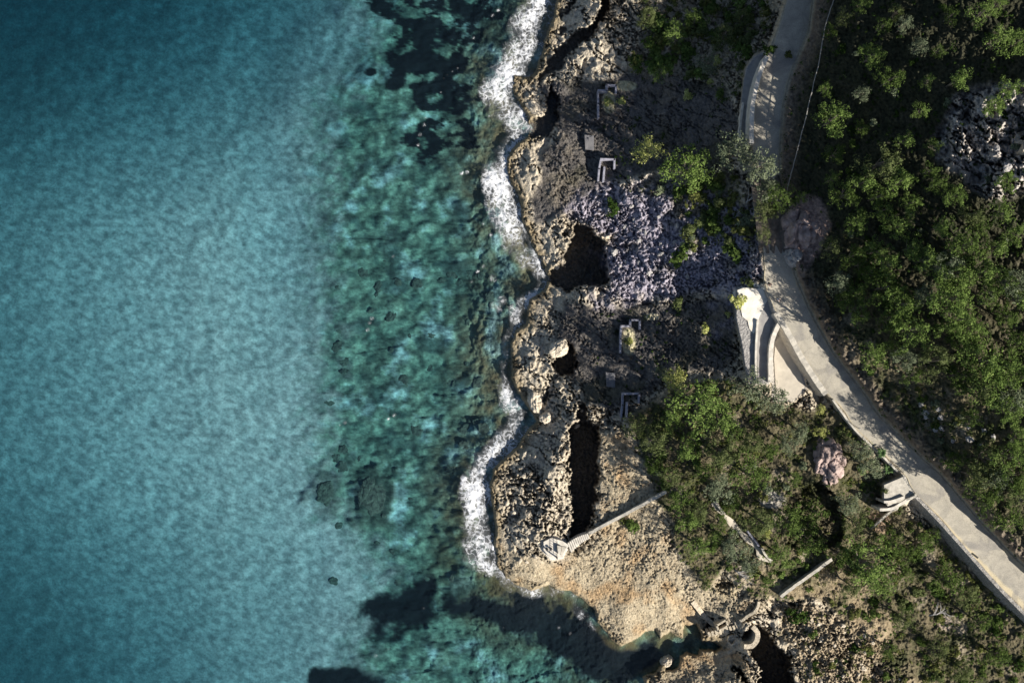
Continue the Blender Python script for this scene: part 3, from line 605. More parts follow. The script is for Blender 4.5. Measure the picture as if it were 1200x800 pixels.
plain('lane', (.22,.21,.21), (.34,.33,.31), .8, .9, .2)
plain('slab', (.40,.36,.30), (.52,.47,.39), .7, .9, .2)
flat('path', [(872,92),(886,68),(893,66),(884,98),(879,130),(877,168),(867,168),(868,125)], 18.6, 'lane')
flat('path', [(893,352),(903,350),(910,368),(904,378),(899,402),(899,448),(888,448),(887,400),(889,372)], 17.2, 'lane')
flat('path', [(918,385),(925,398),(934,420),(942,452),(932,468),(910,468),(907,420),(909,400)], 15.6, 'slab')
flat('pavement', [(1036,568),(1050,562),(1059,558),(1071,577),(1060,587),(1041,591),(1036,584)], 17.75, 'concrete')
o = flat('patio', [(864,340),(872,337),(885,338),(896,339),(903,342),(901,349),(896,357),(893,364),(889,373),(888,384),(883,391),(878,385),(876,376),(870,371),(868,362),(871,354),(865,347)], 17.2, 'patio', None, .1)
tag(o, 'dazzling white concrete patio beside the bend of the road', 'patio')

# ------------------------------------------------------------------ walls
def wall(name, pts, w, h, mat, label, cat='wall', closed=False, base=.6, follow=True, top=None, batter=0.0, group=None, n=None):
    """a wall along photo points; its top edge shows at those points"""
    n = n or max(2, int(sum(math.dist(a[:2], b[:2]) for a, b in zip(pts, pts[1:]))/4))
    P = resample([p[:2] for p in pts], n) if len(pts) > 2 else np.array([np.array(pts[0][:2])*(1-t)+np.array(pts[1][:2])*t for t in np.linspace(0, 1, n)])
    W_ = []; Zs = []
    for u, v in P:
        z = (top if top is not None else zat(u, v)+h); x, y = unp(u, v, z); W_.append(Vector((x, y, 0))); Zs.append(z)
    if top is None:
        Zs = list(np.convolve(np.r_[Zs[0], Zs[0], Zs, Zs[-1], Zs[-1]], np.ones(5)/5, 'valid'))
    bm = bmesh.new(); rings = []
    for i, p in enumerate(W_):
        d = (W_[min(i+1, len(W_)-1)]-W_[max(i-1, 0)]).normalized(); s = Vector((-d.y, d.x, 0)); j = 1+.06*math.sin(i*2.3)
        zt = Zs[i]+.05*math.sin(i*1.7); zb = min(gxy(p.x, p.y, Zs[i]), Zs[i])-base
        a = p+s*w*.5*j; b = p-s*w*.5*j; a2 = a+s*batter; b2 = b-s*batter
        rings.append([bm.verts.new((b2.x, b2.y, zb)), bm.verts.new((b.x, b.y, zt)), bm.verts.new((a.x, a.y, zt)), bm.verts.new((a2.x, a2.y, zb))])
    for i in range(len(rings)-1):
        for k in range(4): bm.faces.new((rings[i][k], rings[i+1][k], rings[i+1][(k+1) % 4], rings[i][(k+1) % 4]))
    bm.faces.new(rings[0]); bm.faces.new(rings[-1][::-1])
    o = obj(name, bm, mat); tag(o, label, cat, group); return o
wall('parapet_wall', [(899,66),(890,88),(883,118),(881,145),(881,168)], .75, 1.0, 'pale_concrete', 'curved pale parapet between the upper road and the lane below it', top=22.2, base=3.5)
wall('parapet_wall', [(918,372),(909,388),(904,405),(903,425),(903,448)], .75, 1.0, 'pale_concrete', 'curved cream parapet below the white patio, ending at the grey trees', top=18.3, base=2.5)
wall('lane_wall', [(871,120),(868,145),(867,162)], .35, .6, 'pale_concrete', 'thin pale edging wall on the seaward side of the upper lane')
wall('lane_wall', [(888,375),(886,410),(886,445)], .35, .6, 'pale_concrete', 'thin pale edging wall running down from the white patio')
wall('retaining_wall', [(909,366),(925,392),(939,418),(956,445),(968,462)], 1.0, .3, 'concrete', 'smooth pale retaining wall carrying the road below the two cyclists', top=18.45, base=2.5, batter=.5)
wall('retaining_wall', [(1073,581),(1100,609),(1134,647),(1166,683),(1196,714),(1250,768)], .6, .3, 'rubble_wall', 'tall dark rubble retaining wall under the lower right stretch of road', top=18.25, base=5.5, batter=1.1)
wall('kerb', [(976,468),(1002,503),(1032,532),(1052,552)], .35, .2, 'concrete', 'low pale kerb along the road edge between the retaining wall and the paved spur', cat='kerb', top=18.22)
wall('parapet_wall', [(1031,597),(1045,596),(1058,589),(1073,580)], .5, .7, 'pale_concrete', 'white curved parapet closing the seaward side of the paved spur', top=17.9, base=2.5)
wall('parapet_wall', [(1036,588),(1046,587),(1060,582)], .4, .5, 'pale_concrete', 'shorter inner white parapet at the edge of the paved spur', top=18.2, base=1.5)
wall('garden_wall', [(1074,579),(1052,593),(1036,606),(1021,619)], .35, .8, 'concrete', 'narrow straight wall dropping seaward from the paved spur into the scrub')
wall('walkway_wall', [(690,625),(720,609),(750,593),(781,576)], .55, 1.0, 'concrete', 'long straight concrete walkway from the chasm to the green scrub', cat='walkway', top=None)
wall('garden_wall', [(915,699),(935,684),(956,669),(975,655)], .55, 1.4, 'concrete', 'isolated pale straight wall among the bushes, right of the small ring ruin')
wall('ruin_wall', [(812,705),(820,715),(830,726),(841,731)], .9, .8, 'dry_stone', 'pale wall leading down to the roofless ruin by the inlet')
wall('ruin_wall', [(867,727),(877,722),(886,715),(890,705)], .5, .8, 'dry_stone', 'thin rubble wall climbing right from the roofless ruin')
wall('ruin_wall', [(882,734),(888,741),(887,750),(881,757),(872,757)], .9, 1.6, 'dry_stone', 'thick curved wall of a round ruin on the lip of the dark chasm', cat='ruin', top=8.2, base=3)
wall('ring_wall', [(853,750),(855,745),(860,744),(864,749),(862,754),(857,755),(853,751)], .35, .5, 'dry_stone', 'small stone ring between the roofless ruin and the rocky headland', cat='ruin')
wall('lookout_wall', [(1206,155),(1197,157),(1192,162),(1196,169),(1206,177)], .8, 1.0, 'dry_stone', 'curved pale wall of a lookout on top of the dark crag')
# ruined foundations in the shaded hollows
for nm, pts, lb in (
 ('foundation_wall', [(701,138),(701,122),(701,107)], 'pale long side wall of the upper ruined enclosure in the shaded hollow'),
 ('foundation_wall', [(701,107),(711,107),(711,100),(722,100),(722,108)], 'stepped end wall of the upper ruined enclosure by the pale patch'),
 ('foundation_wall', [(701,211),(702,198),(704,187)], 'side wall of the lower ruined enclosure just above the lilac rock'),
 ('foundation_wall', [(704,187),(720,187),(720,197)], 'end wall of the lower ruined enclosure just above the lilac rock'),
 ('foundation_wall', [(707,212),(708,197)], 'short inner wall of the lower ruined enclosure above the lilac rock'),
 ('foundation_wall', [(727,413),(727,397),(728,382)], 'pale long side wall of the enclosure under the lilac rock'),
 ('foundation_wall', [(728,382),(738,382),(739,375),(750,375),(750,385)], 'stepped end wall of the enclosure under the lilac rock'),
 ('foundation_wall', [(728,488),(729,474),(730,461)], 'side wall of the enclosure beside the yellow tree'),
 ('foundation_wall', [(730,461),(749,461),(749,472)], 'end wall of the enclosure beside the yellow tree'),
 ('foundation_wall', [(734,488),(735,472)], 'short inner wall of the enclosure beside the yellow tree')):
    # sharp-cornered: straight pieces joined in one object
    bm = bmesh.new()
    Q = [at(u, v, .9) for u, v in pts]
    zt = sum(p.z for p in Q)/len(Q)
    for a, b in zip(Q, Q[1:]):
        d = b-a; d.z = 0; c = (a+b)/2; box(bm, (c.x, c.y, zt-.9), (d.length+.34, .38, 2.2), math.atan2(d.y, d.x), .04)
    o = obj(nm, bm, 'old_wall'); tag(o, lb, 'ruin')
for (u0, v0, u1, v1, lb) in ((685,158,696,176,'grey concrete slab on the rock left of the upper ruined enclosures'), (710,436,721,454,'grey concrete slab left of the enclosure beside the yellow tree')):
    z = max(zat(u, v) for u in (u0, u1, (u0+u1)/2) for v in (v0, v1, (v0+v1)/2))+.12
    bm = bmesh.new(); prism(bm, [unp(u, v, z) for u, v in ((u0, v0), (u1, v0+1), (u1, v1), (u0+1, v1-1))], z-1.2, z); o = obj('concrete_slab', bm, 'old_slab'); tag(o, lb, 'slab')

# ------------------------------------------------------------------ lookout platform, steps, ruin
pf = empty('viewing_platform', at(650, 642)); tag(pf, 'six-sided pale concrete platform on the shore rock by the chasm', 'platform')
pl = pf.location; pz0 = 4.1
hexp = [(637,634.5),(646,630),(659,633.5),(667,638.5),(658,652.5),(646,654.5),(637,644)]
def loc(pts, z): return [(unp(u, v, z)[0]-pl.x, unp(u, v, z)[1]-pl.y) for u, v in pts]
bm = bmesh.new(); prism(bm, loc(hexp, 5.0), 3.0-pl.z, 5.0-pl.z); obj('deck', bm, 'pale_concrete', pf)
bm = bmesh.new(); prism(bm, loc([(653,639),(658,640),(657,649),(654,649)], 5.6), 4.9-pl.z, 5.6-pl.z); prism(bm, loc([(659,640),(664,641),(659,650),(657,650)], 5.15), 4.9-pl.z, 5.15-pl.z); obj('plinth', bm, 'concrete', pf)
bm = bmesh.new()
a = Vector((*loc([(652.5,632)], 5)[0], 5-pl.z)); b = Vector((*loc([(652.5,652.5)], 5)[0], 5-pl.z))
for k in range(8):
    p = a.lerp(b, k/7); tube(bm, [p, p+Vector((0, 0, 1))], .035, 6)
tube(bm, [a+Vector((0, 0, 1)), b+Vector((0, 0, 1))], .045, 6); tube(bm, [a+Vector((0, 0, .5)), b+Vector((0, 0, .5))], .03, 6)
obj('railing', bm, 'iron', pf)
bm = bmesh.new(); tube(bm, [b, b+Vector((0, 0, 1.5))], [.16, .12], 8); obj('post', bm, 'iron', pf)
def bollard(u, v, label):
    x, y = unp(u, v, 5.0); e = empty('bollard', (x, y, 5.0)); tag(e, label, 'bollard', 'iron bollards on the viewing platform')
    bm = bmesh.new(); tube(bm, [(0, 0, 0), (0, 0, .06), (0, 0, .08), (0, 0, .5)], [.26, .26, .17, .15], 10); obj('shaft', bm, 'iron', e)
    bm = bmesh.new(); tube(bm, [(0, 0, .5), (0, 0, .55), (0, 0, .66), (0, 0, .7)], [.16, .26, .26, .12], 10); obj('cap', bm, 'iron', e)
bollard(641, 643, 'dark bollard nearer the sea on the six-sided platform'); bollard(645.5, 642.5, 'dark bollard nearer the railing on the six-sided platform')
# steps
st = empty('steps', at(675, 640)); tag(st, 'flight of pale concrete steps from the platform along the chasm to the walkway', 'steps')
for k in range(11):
    t = k/10; u = 668+t*21; v = 641-t*13-1.5*math.sin(t*3.1); z = 5.0+t*max(.5, zat(690, 625)+1.0-5.0)
    x, y = unp(u, v, z); ang = math.atan2(.55, 1)
    bm = bmesh.new(); box(bm, (x-st.location.x, y-st.location.y, z-st.location.z-1.2), (.33, 1.9-.9*t, 2.4), ang-.15, .02); obj('step', bm, 'pale_concrete', st)
# roofless ruin
ru = empty('roofless_ruin', at(846, 733)); tag(ru, 'small roofless stone building with striped steps at the head of the inlet', 'ruin'); rl = ru.location
zt = max(zat(u, v) for u in (840, 846, 852) for v in (727, 733, 738))+.9
def rpt(u, v): x, y = unp(u, v, zt); return Vector((x-rl.x, y-rl.y, zt-rl.z))
Q = [rpt(840,732.5), rpt(851,726), rpt(853,733), rpt(842,739)]
for i in range(4):
    a, b = Q[i], Q[(i+1) % 4]; d = b-a; c = (a+b)/2; bm = bmesh.new(); box(bm, (c.x, c.y, c.z-1.5), (d.length+.35, .4, 3.0), math.atan2(d.y, d.x), .05); obj('wall', bm, 'dry_stone', ru)
for i, (ua, va, ub, vb) in enumerate(((855,724,856,733),(859,723,860,731),(864,724,865,730))):
    a, b = rpt(ua, va), rpt(ub, vb); d = b-a; c = (a+b)/2; bm = bmesh.new(); box(bm, (c.x, c.y, c.z-1.7), (d.length, .5, 2.8), math.atan2(d.y, d.x), .05); obj('buttress', bm, 'dry_stone', ru)
for k in range(9):
    t = k/8; x0, y0 = 832+t*32, 744-t*10.5; a = rpt(x0, y0); bm = bmesh.new(); box(bm, (a.x, a.y, a.z-2.2+.12*k), (.46, .9, 3.0), .35, .02); obj('step', bm, 'dry_stone', ru)

# ------------------------------------------------------------------ marker posts, drain, pipe
def post(u, v, h, label):
    p = place(u, v, .2); e = empty('marker_post', p); tag(e, label, 'post', 'marker posts beside the road')
    bm = bmesh.new(); tube(bm, [(0, 0, -.2), (0, 0, h)], .055, 8); obj('shaft', bm, 'iron', e)
    bm = bmesh.new(); box(bm, (0, 0, h-.18), (.05, .34, .34), R(35), .01); obj('plate', bm, 'sign_white', e)
post(896, 331, 1.9, 'thin marker post at the road edge beside the upper cyclist'); post(1005, 501, 1.7, 'thin marker post on the kerb half way down the straight road')
post(898, 307, 1.3, 'short marker post at the shaded top of the visible road bend')
dg = empty('drain_grate', Vector((*unp(1143, 651, 18.1), 18.1)), R(-38)); tag(dg, 'short black drain grate at the outer edge of the lower road', 'drain')
bm = bmesh.new()
for s_ in (-.13, .13): box(bm, (0, s_, .02), (1.2, .05, .08))
for s_ in (-.6, .6): box(bm, (s_, 0, .02), (.05, .3, .08))
obj('frame', bm, 'iron', dg)
bm = bmesh.new()
for k in range(11): box(bm, (-.5+k*.1, 0, .02), (.04, .22, .05))
obj('bars', bm, 'iron', dg)
PP = resample([(980,-12),(977,0),(967,32),(961,67),(952,104),(945,135),(940,155),(932,185),(926,208),(921,228)], 60)
pts = [at(u, v, .9) for u, v in PP]
zs = [p.z for p in pts]; zs = np.convolve(np.r_[[zs[0]]*4, zs, [zs[-1]]*4], np.ones(9)/9, 'valid')
bm = bmesh.new(); tube(bm, [Vector((p.x, p.y, max(z, p.z-.5))) for p, z in zip(pts, zs)], .085, 6); tag(obj('water_pipe', bm, 'pipe'), 'long thin pale pipe running down the dark slope right of the upper road', 'pipe')

# ------------------------------------------------------------------ rocks
def rock_bm(rx, ry, rz, seed, sub=4, amp=.28):
    bm = bmesh.new(); bmesh.ops.create_icosphere(bm, subdivisions=sub, radius=1)
    co = np.array([v.co[:] for v in bm.verts])
    a = fbm(co[:, 0]*1.3+seed*7.1, co[:, 1]*1.3+co[:, 2]*1.1, 4, seed)+.6*fbm(co[:, 2]*1.7+seed, co[:, 0]*1.7-co[:, 1], 4, seed+3)
    w1, w2, wi = worley(co[:, 0]*1.6+co[:, 2]*.8+seed, co[:, 1]*1.6-co[:, 2]*.9, seed)
    k = 1+amp*(a*1.2+(wi-.5)*.6-.5*(1-sstep(0, .15, w2-w1)))
    for v, kk in zip(bm.verts, k):
        v.co *= kk
        # flatten into facets
        v.co.x *= rx; v.co.y *= ry; v.co.z *= rz
    return bm
def boulder(u, v, ru, rv, h, mat, label, rot=0, seed=1, name='boulder', sink=.35, cat='boulder', sub=4, group=None):
    z = zat(u, v); k = (H-z)/H/6; p = place(u, v, h*.5)
    o = obj(name, rock_bm(ru*k, rv*k, h, seed, sub), mat, smooth=False); o.location = (p.x, p.y, p.z-h*sink); o.rotation_euler = (0, 0, R(rot)); tag(o, label, cat, group); return o
boulder(976, 541, 21, 30, 3.8, 'red_rock', 'large reddish boulder between the straight road and the scrub', 12, 3, sink=.5, sub=5)
boulder(945, 262, 26, 34, 4.6, 'red_rock', 'big shaded reddish-brown outcrop above the gap in the road', -14, 5, sink=.6, sub=5)
boulder(933, 300, 9, 12, 2.2, 'grey_rock', 'grey boulder in the shade at the foot of the reddish-brown outcrop', 20, 6)
boulder(628, 472, 8, 15, 1.6, 'limestone', 'smooth pale slab leaning at the water edge, left of the chasm', 18, 8, 'rock_slab', sink=.2, cat='rock')
boulder(640, 490, 8, 7, 1.4, 'limestone', 'pale block just inland of the smooth leaning slab', 5, 9, 'rock_slab', sink=.2, cat='rock')
boulder(655, 408, 13, 9, 1.4, 'limestone', 'sunlit pale ledge beside the shaded hollow near the enclosure', 40, 12, 'rock_ledge', sink=.3, cat='rock')
boulder(626, 126, 13, 7, 1.2, 'limestone', 'flat olive-stained ledge beside the upper cove', -38, 14, 'rock_ledge', sink=.4, cat='rock')
boulder(645, 306, 13, 7, 1.2, 'limestone', 'flat stained ledge on the seaward lip of the sea cave', -38, 15, 'rock_ledge', sink=.4, cat='rock')
boulder(436, 582, 15, 21, .45, 'weed_rock', 'biggest dark rock lying under the green water', 10, 17, 'submerged_rock', sink=.35, cat='rock', sub=5)
boulder(381, 577, 10, 14, .4, 'weed_rock', 'dark submerged rock left of the biggest one, at the edge of the sand', -8, 18, 'submerged_rock', sink=.2, cat='rock')
boulder(577, 232, 8, 12, 2.2, 'wet_rock', 'brown rock awash in the surf below the upper cove', 0, 19, 'submerged_rock', sink=.2, cat='rock')
boulder(621, 44, 6, 9, 1.6, 'wet_rock', 'brown rock awash in the surf near the top edge', 0, 20, 'submerged_rock', sink=.1, cat='rock')
boulder(782, 776, 8, 6, 1.6, 'limestone', 'pale rock alone in the dark inlet by the headland', 30, 23, sink=.1)
# loose boulders in the rubble fields
rocks = [rock_bm(1, .8, .6, 30+i, 3, .4) for i in range(5)]; RM = []
for b in rocks:
    o = obj('boulder', b, 'limestone'); RM.append(o.data); bpy.data.objects.remove(o)
GM2 = RM
for me in list(RM):
    m2 = me.copy(); m2.materials.clear(); m2.materials.append(MATS['grey_rock']); GM2 = GM2+[m2]
LM = [(838,30,'the top scrub'),(762,174,'the pale yellow tree'),(806,198,'the spreading green tree'),(720,120,'the upper ruined enclosure'),(712,200,'the lower ruined enclosure'),(719,243,'the round dark bush'),
 (686,300,'the sea cave'),(885,110,'the upper curved parapet'),(800,300,'the lilac rock middle'),(880,350,'the white patio'),(740,395,'the middle enclosure'),(628,472,'the leaning slab'),(685,560,'the long chasm'),
 (790,447,'the bright yellow tree'),(845,480,'the widest green tree'),(770,515,'the olive trees'),(650,642,'the six-sided platform'),(740,600,'the long walkway'),(870,625,'the seaward footpath'),(905,585,'the bare pale patch'),
 (976,541,'the reddish boulder'),(955,615,'the dark hollow'),(945,676,'the isolated wall'),(1018,662,'the largest green tree'),(1045,590,'the paved spur'),(1130,640,'the rubble wall'),(1190,750,'the lower right corner'),
 (846,733,'the roofless ruin'),(905,770,'the dark lower chasm'),(934,719,'the lone dark bush'),(1090,722,'the dead tree'),(1000,770,'the lower rubble slope'),(1110,500,'the rocky clearing'),(1045,450,'the road bank'),
 (948,258,'the reddish-brown outcrop'),(955,120,'the pale pipe'),(1150,165,'the dark crag'),(1060,60,'the top dark slope'),(1060,330,'the heart of the wood'),(1170,380,'the right edge pines'),(975,370,'the road bend'),(1180,580,'the lower pines'),(860,670,'the fallen branches'),(600,600,'the pitted shore')]
def where(u, v):
    d, a, b, t = min((math.hypot(u-a, v-b), a, b, t) for a, b, t in LM)
    if d < 9: return 'beside '+t
    if abs(u-a) > abs(v-b): return ('just ' if d < 28 else '')+('right of ' if u > a else 'left of ')+t
    return ('just ' if d < 28 else '')+('below ' if v > b else 'above ')+t
def scatter_rocks(n, poly, rmin, rmax, label, group, grey=False, seed=1):
    r = random.Random(seed); P = np.array(poly); lo = P.min(0); hi = P.max(0); c = 0; it = 0
    while c < n and it < 20000:
        it += 1; u = r.uniform(lo[0], hi[0]); v = r.uniform(lo[1], hi[1])
        if sdf(poly, np.array([u]), np.array([v]))[0] < 2: continue
        if sdf(ROADP, np.array([u]), np.array([v]))[0] > -4: continue
        z = zat(u, v)
        s = r.uniform(rmin, rmax); p = place(u, v, 0); o = bpy.data.objects.new('boulder', GM2[r.randrange(5)+(5 if grey else 0)]); COL.objects.link(o)
        o.location = (p.x, p.y, p.z+.1*s); o.rotation_euler = (r.uniform(-.3, .3), r.uniform(-.3, .3), r.uniform(0, 6.28)); o.scale = (s, s*r.uniform(.7, 1.2), s*r.uniform(.7, 1.1))
        tag(o, f"{'small' if s < .42 else 'bigger'} {'grey' if grey else 'pale'} boulder {where(u, v)}", 'boulder', 'loose boulders on the rocky ground'); c += 1
scatter_rocks(34, [(935,712),(1000,725),(1050,760),(1060,800),(935,800),(928,765)], .25, .6, 'loose pale boulder in the rubble slope right of the dark lower chasm', 'boulders on the lower rubble slope', seed=2)
scatter_rocks(26, [(610,690),(590,600),(605,520),(640,440),(620,400),(690,470),(660,560),(650,620)], .3, .7, 'loose pale rock on the pitted shore left of the long chasm', 'loose rocks on the pitted shore', seed=3)
scatter_rocks(30, [(700,230),(780,240),(860,260),(870,310),(780,335),(720,345),(716,290)], .35, .7, 'loose lilac-grey boulder on the lilac rock slope', 'boulders on the lilac rock slope', True, 4)
scatter_rocks(18, [(1060,470),(1110,470),(1180,500),(1165,530),(1100,515)], .3, .65, 'grey boulder in the rocky clearing between the lower road and the pine wood', 'boulders in the clearing', True, 5)
scatter_rocks(5, [(1105,125),(1190,110),(1200,215),(1140,215),(1105,180)], .5, 1.0, 'grey rock broken off the dark crag at the right edge', 'rocks on the crag', True, 6)
# submerged stones of the reef
RW = []
for me in RM:
    m2 = me.copy(); m2.materials.clear(); m2.materials.append(MATS['weed_rock']); RW.append(m2)
r = random.Random(9); c = 0
while c < 60:
    u, v = r.uniform(385, 575), r.uniform(300, 690)
    if sdf(COAST, np.array([u]), np.array([v]))[0] > -8 or r.random() > .35+.65*(u-375)/190: continue
    p = at(u, v); s = r.uniform(.5, 1.3); o = bpy.data.objects.new('submerged_rock', RW[r.randrange(5)]); COL.objects.link(o); o.location = (p.x, p.y, p.z)
    o.rotation_euler = (0, 0, r.uniform(0, 6.28)); o.scale = (s, s*r.uniform(.7, 1.3), s*.22*r.uniform(.7, 1.2)); c += 1
    tag(o, f"{'small' if s < .9 else 'bigger'} dark sunken rock {'near the surf' if u > 510 else 'by the big sunken pair' if math.hypot(u-420, v-580) < 70 else 'near the sand edge' if u < 430 else 'out in the reef'} {'level with the sea cave' if v < 370 else 'level with the leaning slab' if v < 500 else 'level with the long chasm' if v < 620 else 'level with the platform'}", 'rock', 'submerged rocks of the reef')

# ------------------------------------------------------------------ vegetation
def leaves(centres, normals, size, rg, elong=1.6, jit=.42):
    """one quad per leaf clump"""
    n = len(centres); nn = normals+rg.normal(0, jit, (n, 3)); nn /= np.linalg.norm(nn, axis=1)[:, None]+1e-9
    t = rg.normal(0, 1, (n, 3)); t -= nn*(t*nn).sum(1)[:, None]; t /= np.linalg.norm(t, axis=1)[:, None]+1e-9; b = np.cross(nn, t)
    s = size*rg.uniform(.6, 1.4, n)[:, None]; a = t*s*elong; b = b*s
    Q = np.stack([centres-a*.5-b*.15, centres-b*.5+a*.05, centres+a*.5, centres+b*.5+a*.05], 1)
    return Q.reshape(-1, 3)
def quads(V): return np.arange(len(V)).reshape(-1, 4)
def puff_cloud(puffs, per, size, rg, up=.5, fill=.35):
    Cc = []; Nn = []
    for (x, y, z, r, rz) in puffs:
        n = int(per*r*r/(1.0)) if per > 60 else per
        d = rg.normal(0, 1, (n, 3)); d /= np.linalg.norm(d, axis=1)[:, None]; d[:, 2] = np.where(d[:, 2] < -.35, -d[:, 2], d[:, 2])
        rad = 1-fill*rg.random(n)**2; Cc.append(np.array([x, y, z])+d*rad[:, None]*np.array([r, r, rz])); Nn.append(d+np.array([0, 0, up]))
    return leaves(np.concatenate(Cc), np.concatenate(Nn), size, rg)
def pine_proto(i, mat, kind='pine'):
    """crown about 1 unit = 3 m radius, height about 6 m"""
    rg = np.random.default_rng(100+i); rnd = random.Random(i); puffs = []; lobes = []
    Rr = 2.7; nl = rnd.randint(5, 8)
    for k in range(nl):
        a = k*2*math.pi/nl+rnd.uniform(-.5, .5); rr = Rr*rnd.uniform(.3, .68); lobes.append((rr*math.cos(a), rr*math.sin(a), rnd.uniform(2.6, 4.3), rnd.uniform(.8, 1.35)))
    lobes.append((rnd.uniform(-.5, .5), rnd.uniform(-.5, .5), rnd.uniform(4.9, 5.8), rnd.uniform(.9, 1.3)))
    lobes.append((rnd.uniform(-1, 1), rnd.uniform(-1, 1), rnd.uniform(4.0, 4.8), rnd.uniform(.9, 1.3)))
    for (x, y, z, r) in lobes:
        for k in range(13):
            a = rnd.uniform(0, 6.28); d = r*rnd.uniform(.1, 1.05); pr = r*rnd.uniform(.24, .46)
            puffs.append((x+d*math.cos(a), y+d*math.sin(a), z+rnd.uniform(-.35, .5)*r, pr, pr*.75))
    V = puff_cloud(puffs, 95, .13, rg)
    cr = mesh_np('crown', V, quads(V), mat)
    bm = bmesh.new(); tube(bm, [(0, 0, -.8), (.05, 0, 1.2), (-.08, .05, 3.0), (.05, .1, 5.0)], [.24, .19, .14, .05], 7)
    for (x, y, z, r) in lobes: tube(bm, [(0, 0, z*.45), (x*.5, y*.5, z*.72), (x, y, z)], [.10, .07, .03], 5)
    tk = obj('trunk', bm, 'bark')
    for o in (cr, tk): COL.objects.unlink(o)
    return [cr, tk]
def shrub_proto(i, mat, n=230, r=1.0, size=.17, flat_=.7):
    rg = np.random.default_rng(300+i); rnd = random.Random(i); puffs = []
    for k in range(9):
        a = rnd.uniform(0, 6.28); d = rnd.uniform(.0, .7); pr = rnd.uniform(.25, .48); puffs.append((d*math.cos(a), d*math.sin(a), flat_*(.75-.6*d)+rnd.uniform(-.1, .15), pr, pr*.8))
    V = puff_cloud(puffs, n//9, size, rg); o = mesh_np('shrub', V, quads(V), mat); COL.objects.unlink(o); return o
PINES = {m: [pine_proto(i+k*10, m) for i in range(4)] for k, m in enumerate(('pine_leaf', 'olive_leaf', 'grey_leaf', 'deep_leaf', 'yellow_leaf'))}
SHR = {m: [shrub_proto(i+k*10, m).data for i in range(3)] for k, m in enumerate(('deep_leaf', 'olive_leaf', 'grey_leaf', 'scrub_leaf', 'pine_leaf', 'bush_leaf', 'yellow_leaf'))}
def tree(u, v, r_px, mat='pine_leaf', label='', name='pine_tree', cat='pine tree', group=None, flat_=1.0, rnd=random.Random(5)):
    if group != 'pines on the slope right of the road': flat_ *= 1.5
    z = zat(u, v); k = (H-z)/H/6; s = r_px*k/2.7*(1.22 if group is None and r_px > 12 else 1.0); hh = 4.0*s*flat_; p = place(u, v, hh)
    ps = PINES[mat][rnd.randrange(4)]
    e = link_copy(ps, name, p, rnd.uniform(0, 6.28), (s, s*rnd.uniform(.9, 1.1), s*flat_)); tag(e, label, cat, group); return e
SIZE = lambda r: 'small' if r < 11 else ('mid-sized' if r < 16 else ('large' if r < 22 else 'very large'))
# single trees on the seaward side of the road, each told apart by hand
tree(762, 174, 17, 'yellow_leaf', 'pale yellow-green tree above the lilac rock, left of a bright green one', 'small_tree', 'tree', flat_=.8)
tree(806, 198, 25, 'pine_leaf', 'bright green spreading tree above the lilac rock slope, right of a pale yellow one', flat_=.7)
tree(862, 178, 22, 'grey_leaf', 'grey-green tree at the foot of the upper lane and its curved parapet', 'small_tree', 'tree', flat_=.7)
tree(893, 196, 19, 'grey_leaf', 'grey-green tree spilling over the upper road where it enters the shade', 'small_tree', 'tree', flat_=.7)
tree(914, 228, 15, 'deep_leaf', 'dark green tree beside the lower end of the pale pipe', flat_=.8)
tree(900, 222, 15, 'grey_leaf', 'grey-green tree over the hidden bend, just below the end of the upper lane', 'small_tree', 'tree', flat_=.6)
tree(896, 250, 13, 'olive_leaf', 'olive-coloured tree overhanging the hidden bend of the road', 'olive_tree', 'tree', flat_=.6)
tree(893, 276, 12, 'olive_leaf', 'olive-coloured tree at the seaward side of the road gap, above the cyclists', 'olive_tree', 'tree', flat_=.6)
tree(926, 238, 12, 'deep_leaf', 'dark green tree on the upper tip of the reddish-brown outcrop', flat_=.6)
tree(940, 231, 8, 'pine_leaf', 'small bright green tree at the tip of the reddish-brown outcrop', flat_=1)
tree(790, 447, 15, 'yellow_leaf', 'bright yellow-green tree beside the ruined enclosure in the middle', 'small_tree', 'tree', flat_=.8)
tree(774, 436, 9, 'grey_leaf', 'small pale tree touching the left of the bright yellow-green tree', 'small_tree', 'tree', flat_=.8)
tree(822, 474, 28, 'pine_leaf', 'widest bright green tree in the middle of the photo, right of the yellow one', flat_=.65)
tree(845, 492, 18, 'pine_leaf', 'green tree filling the lower right of the widest bright green one', flat_=.7)
tree(880, 452, 20, 'grey_leaf', 'grey-green tree at the foot of the cream curved parapet', 'small_tree', 'tree', flat_=.7)
tree(908, 468, 17, 'grey_leaf', 'grey-green tree over the lower end of the pale slab lane', 'small_tree', 'tree', flat_=.7)
tree(745, 500, 14, 'olive_leaf', 'olive tree at the left tip of the middle scrub above the tan rock', 'olive_tree', 'tree', flat_=.6)
tree(770, 515, 17, 'olive_leaf', 'second olive-coloured tree in from the tan rock edge', 'olive_tree', 'tree', flat_=.6)
tree(805, 525, 17, 'pine_leaf', 'green tree between two olive-coloured ones below the widest tree', flat_=.6)
tree(845, 528, 20, 'olive_leaf', 'large olive-coloured tree below the widest bright green tree', 'olive_tree', 'tree', flat_=.6)
tree(843, 572, 18, 'grey_leaf', 'soft grey-green tree above the seaward footpath', 'small_tree', 'tree', flat_=.6)
tree(878, 556, 20, 'deep_leaf', 'dark green tree left of the bare pale patch', flat_=.65)
tree(796, 583, 17, 'deep_leaf', 'dark green tree at the inland end of the long walkway', flat_=.65)
tree(806, 612, 15, 'pine_leaf', 'green tree just below the inland end of the long walkway', flat_=.65)
tree(820, 642, 14, 'pine_leaf', 'bright green tree at the lower tip of the tan rock boundary', flat_=.65)
tree(829, 686, 8, 'deep_leaf', 'small dark tree alone on the tan rock above the ruin', flat_=.7)
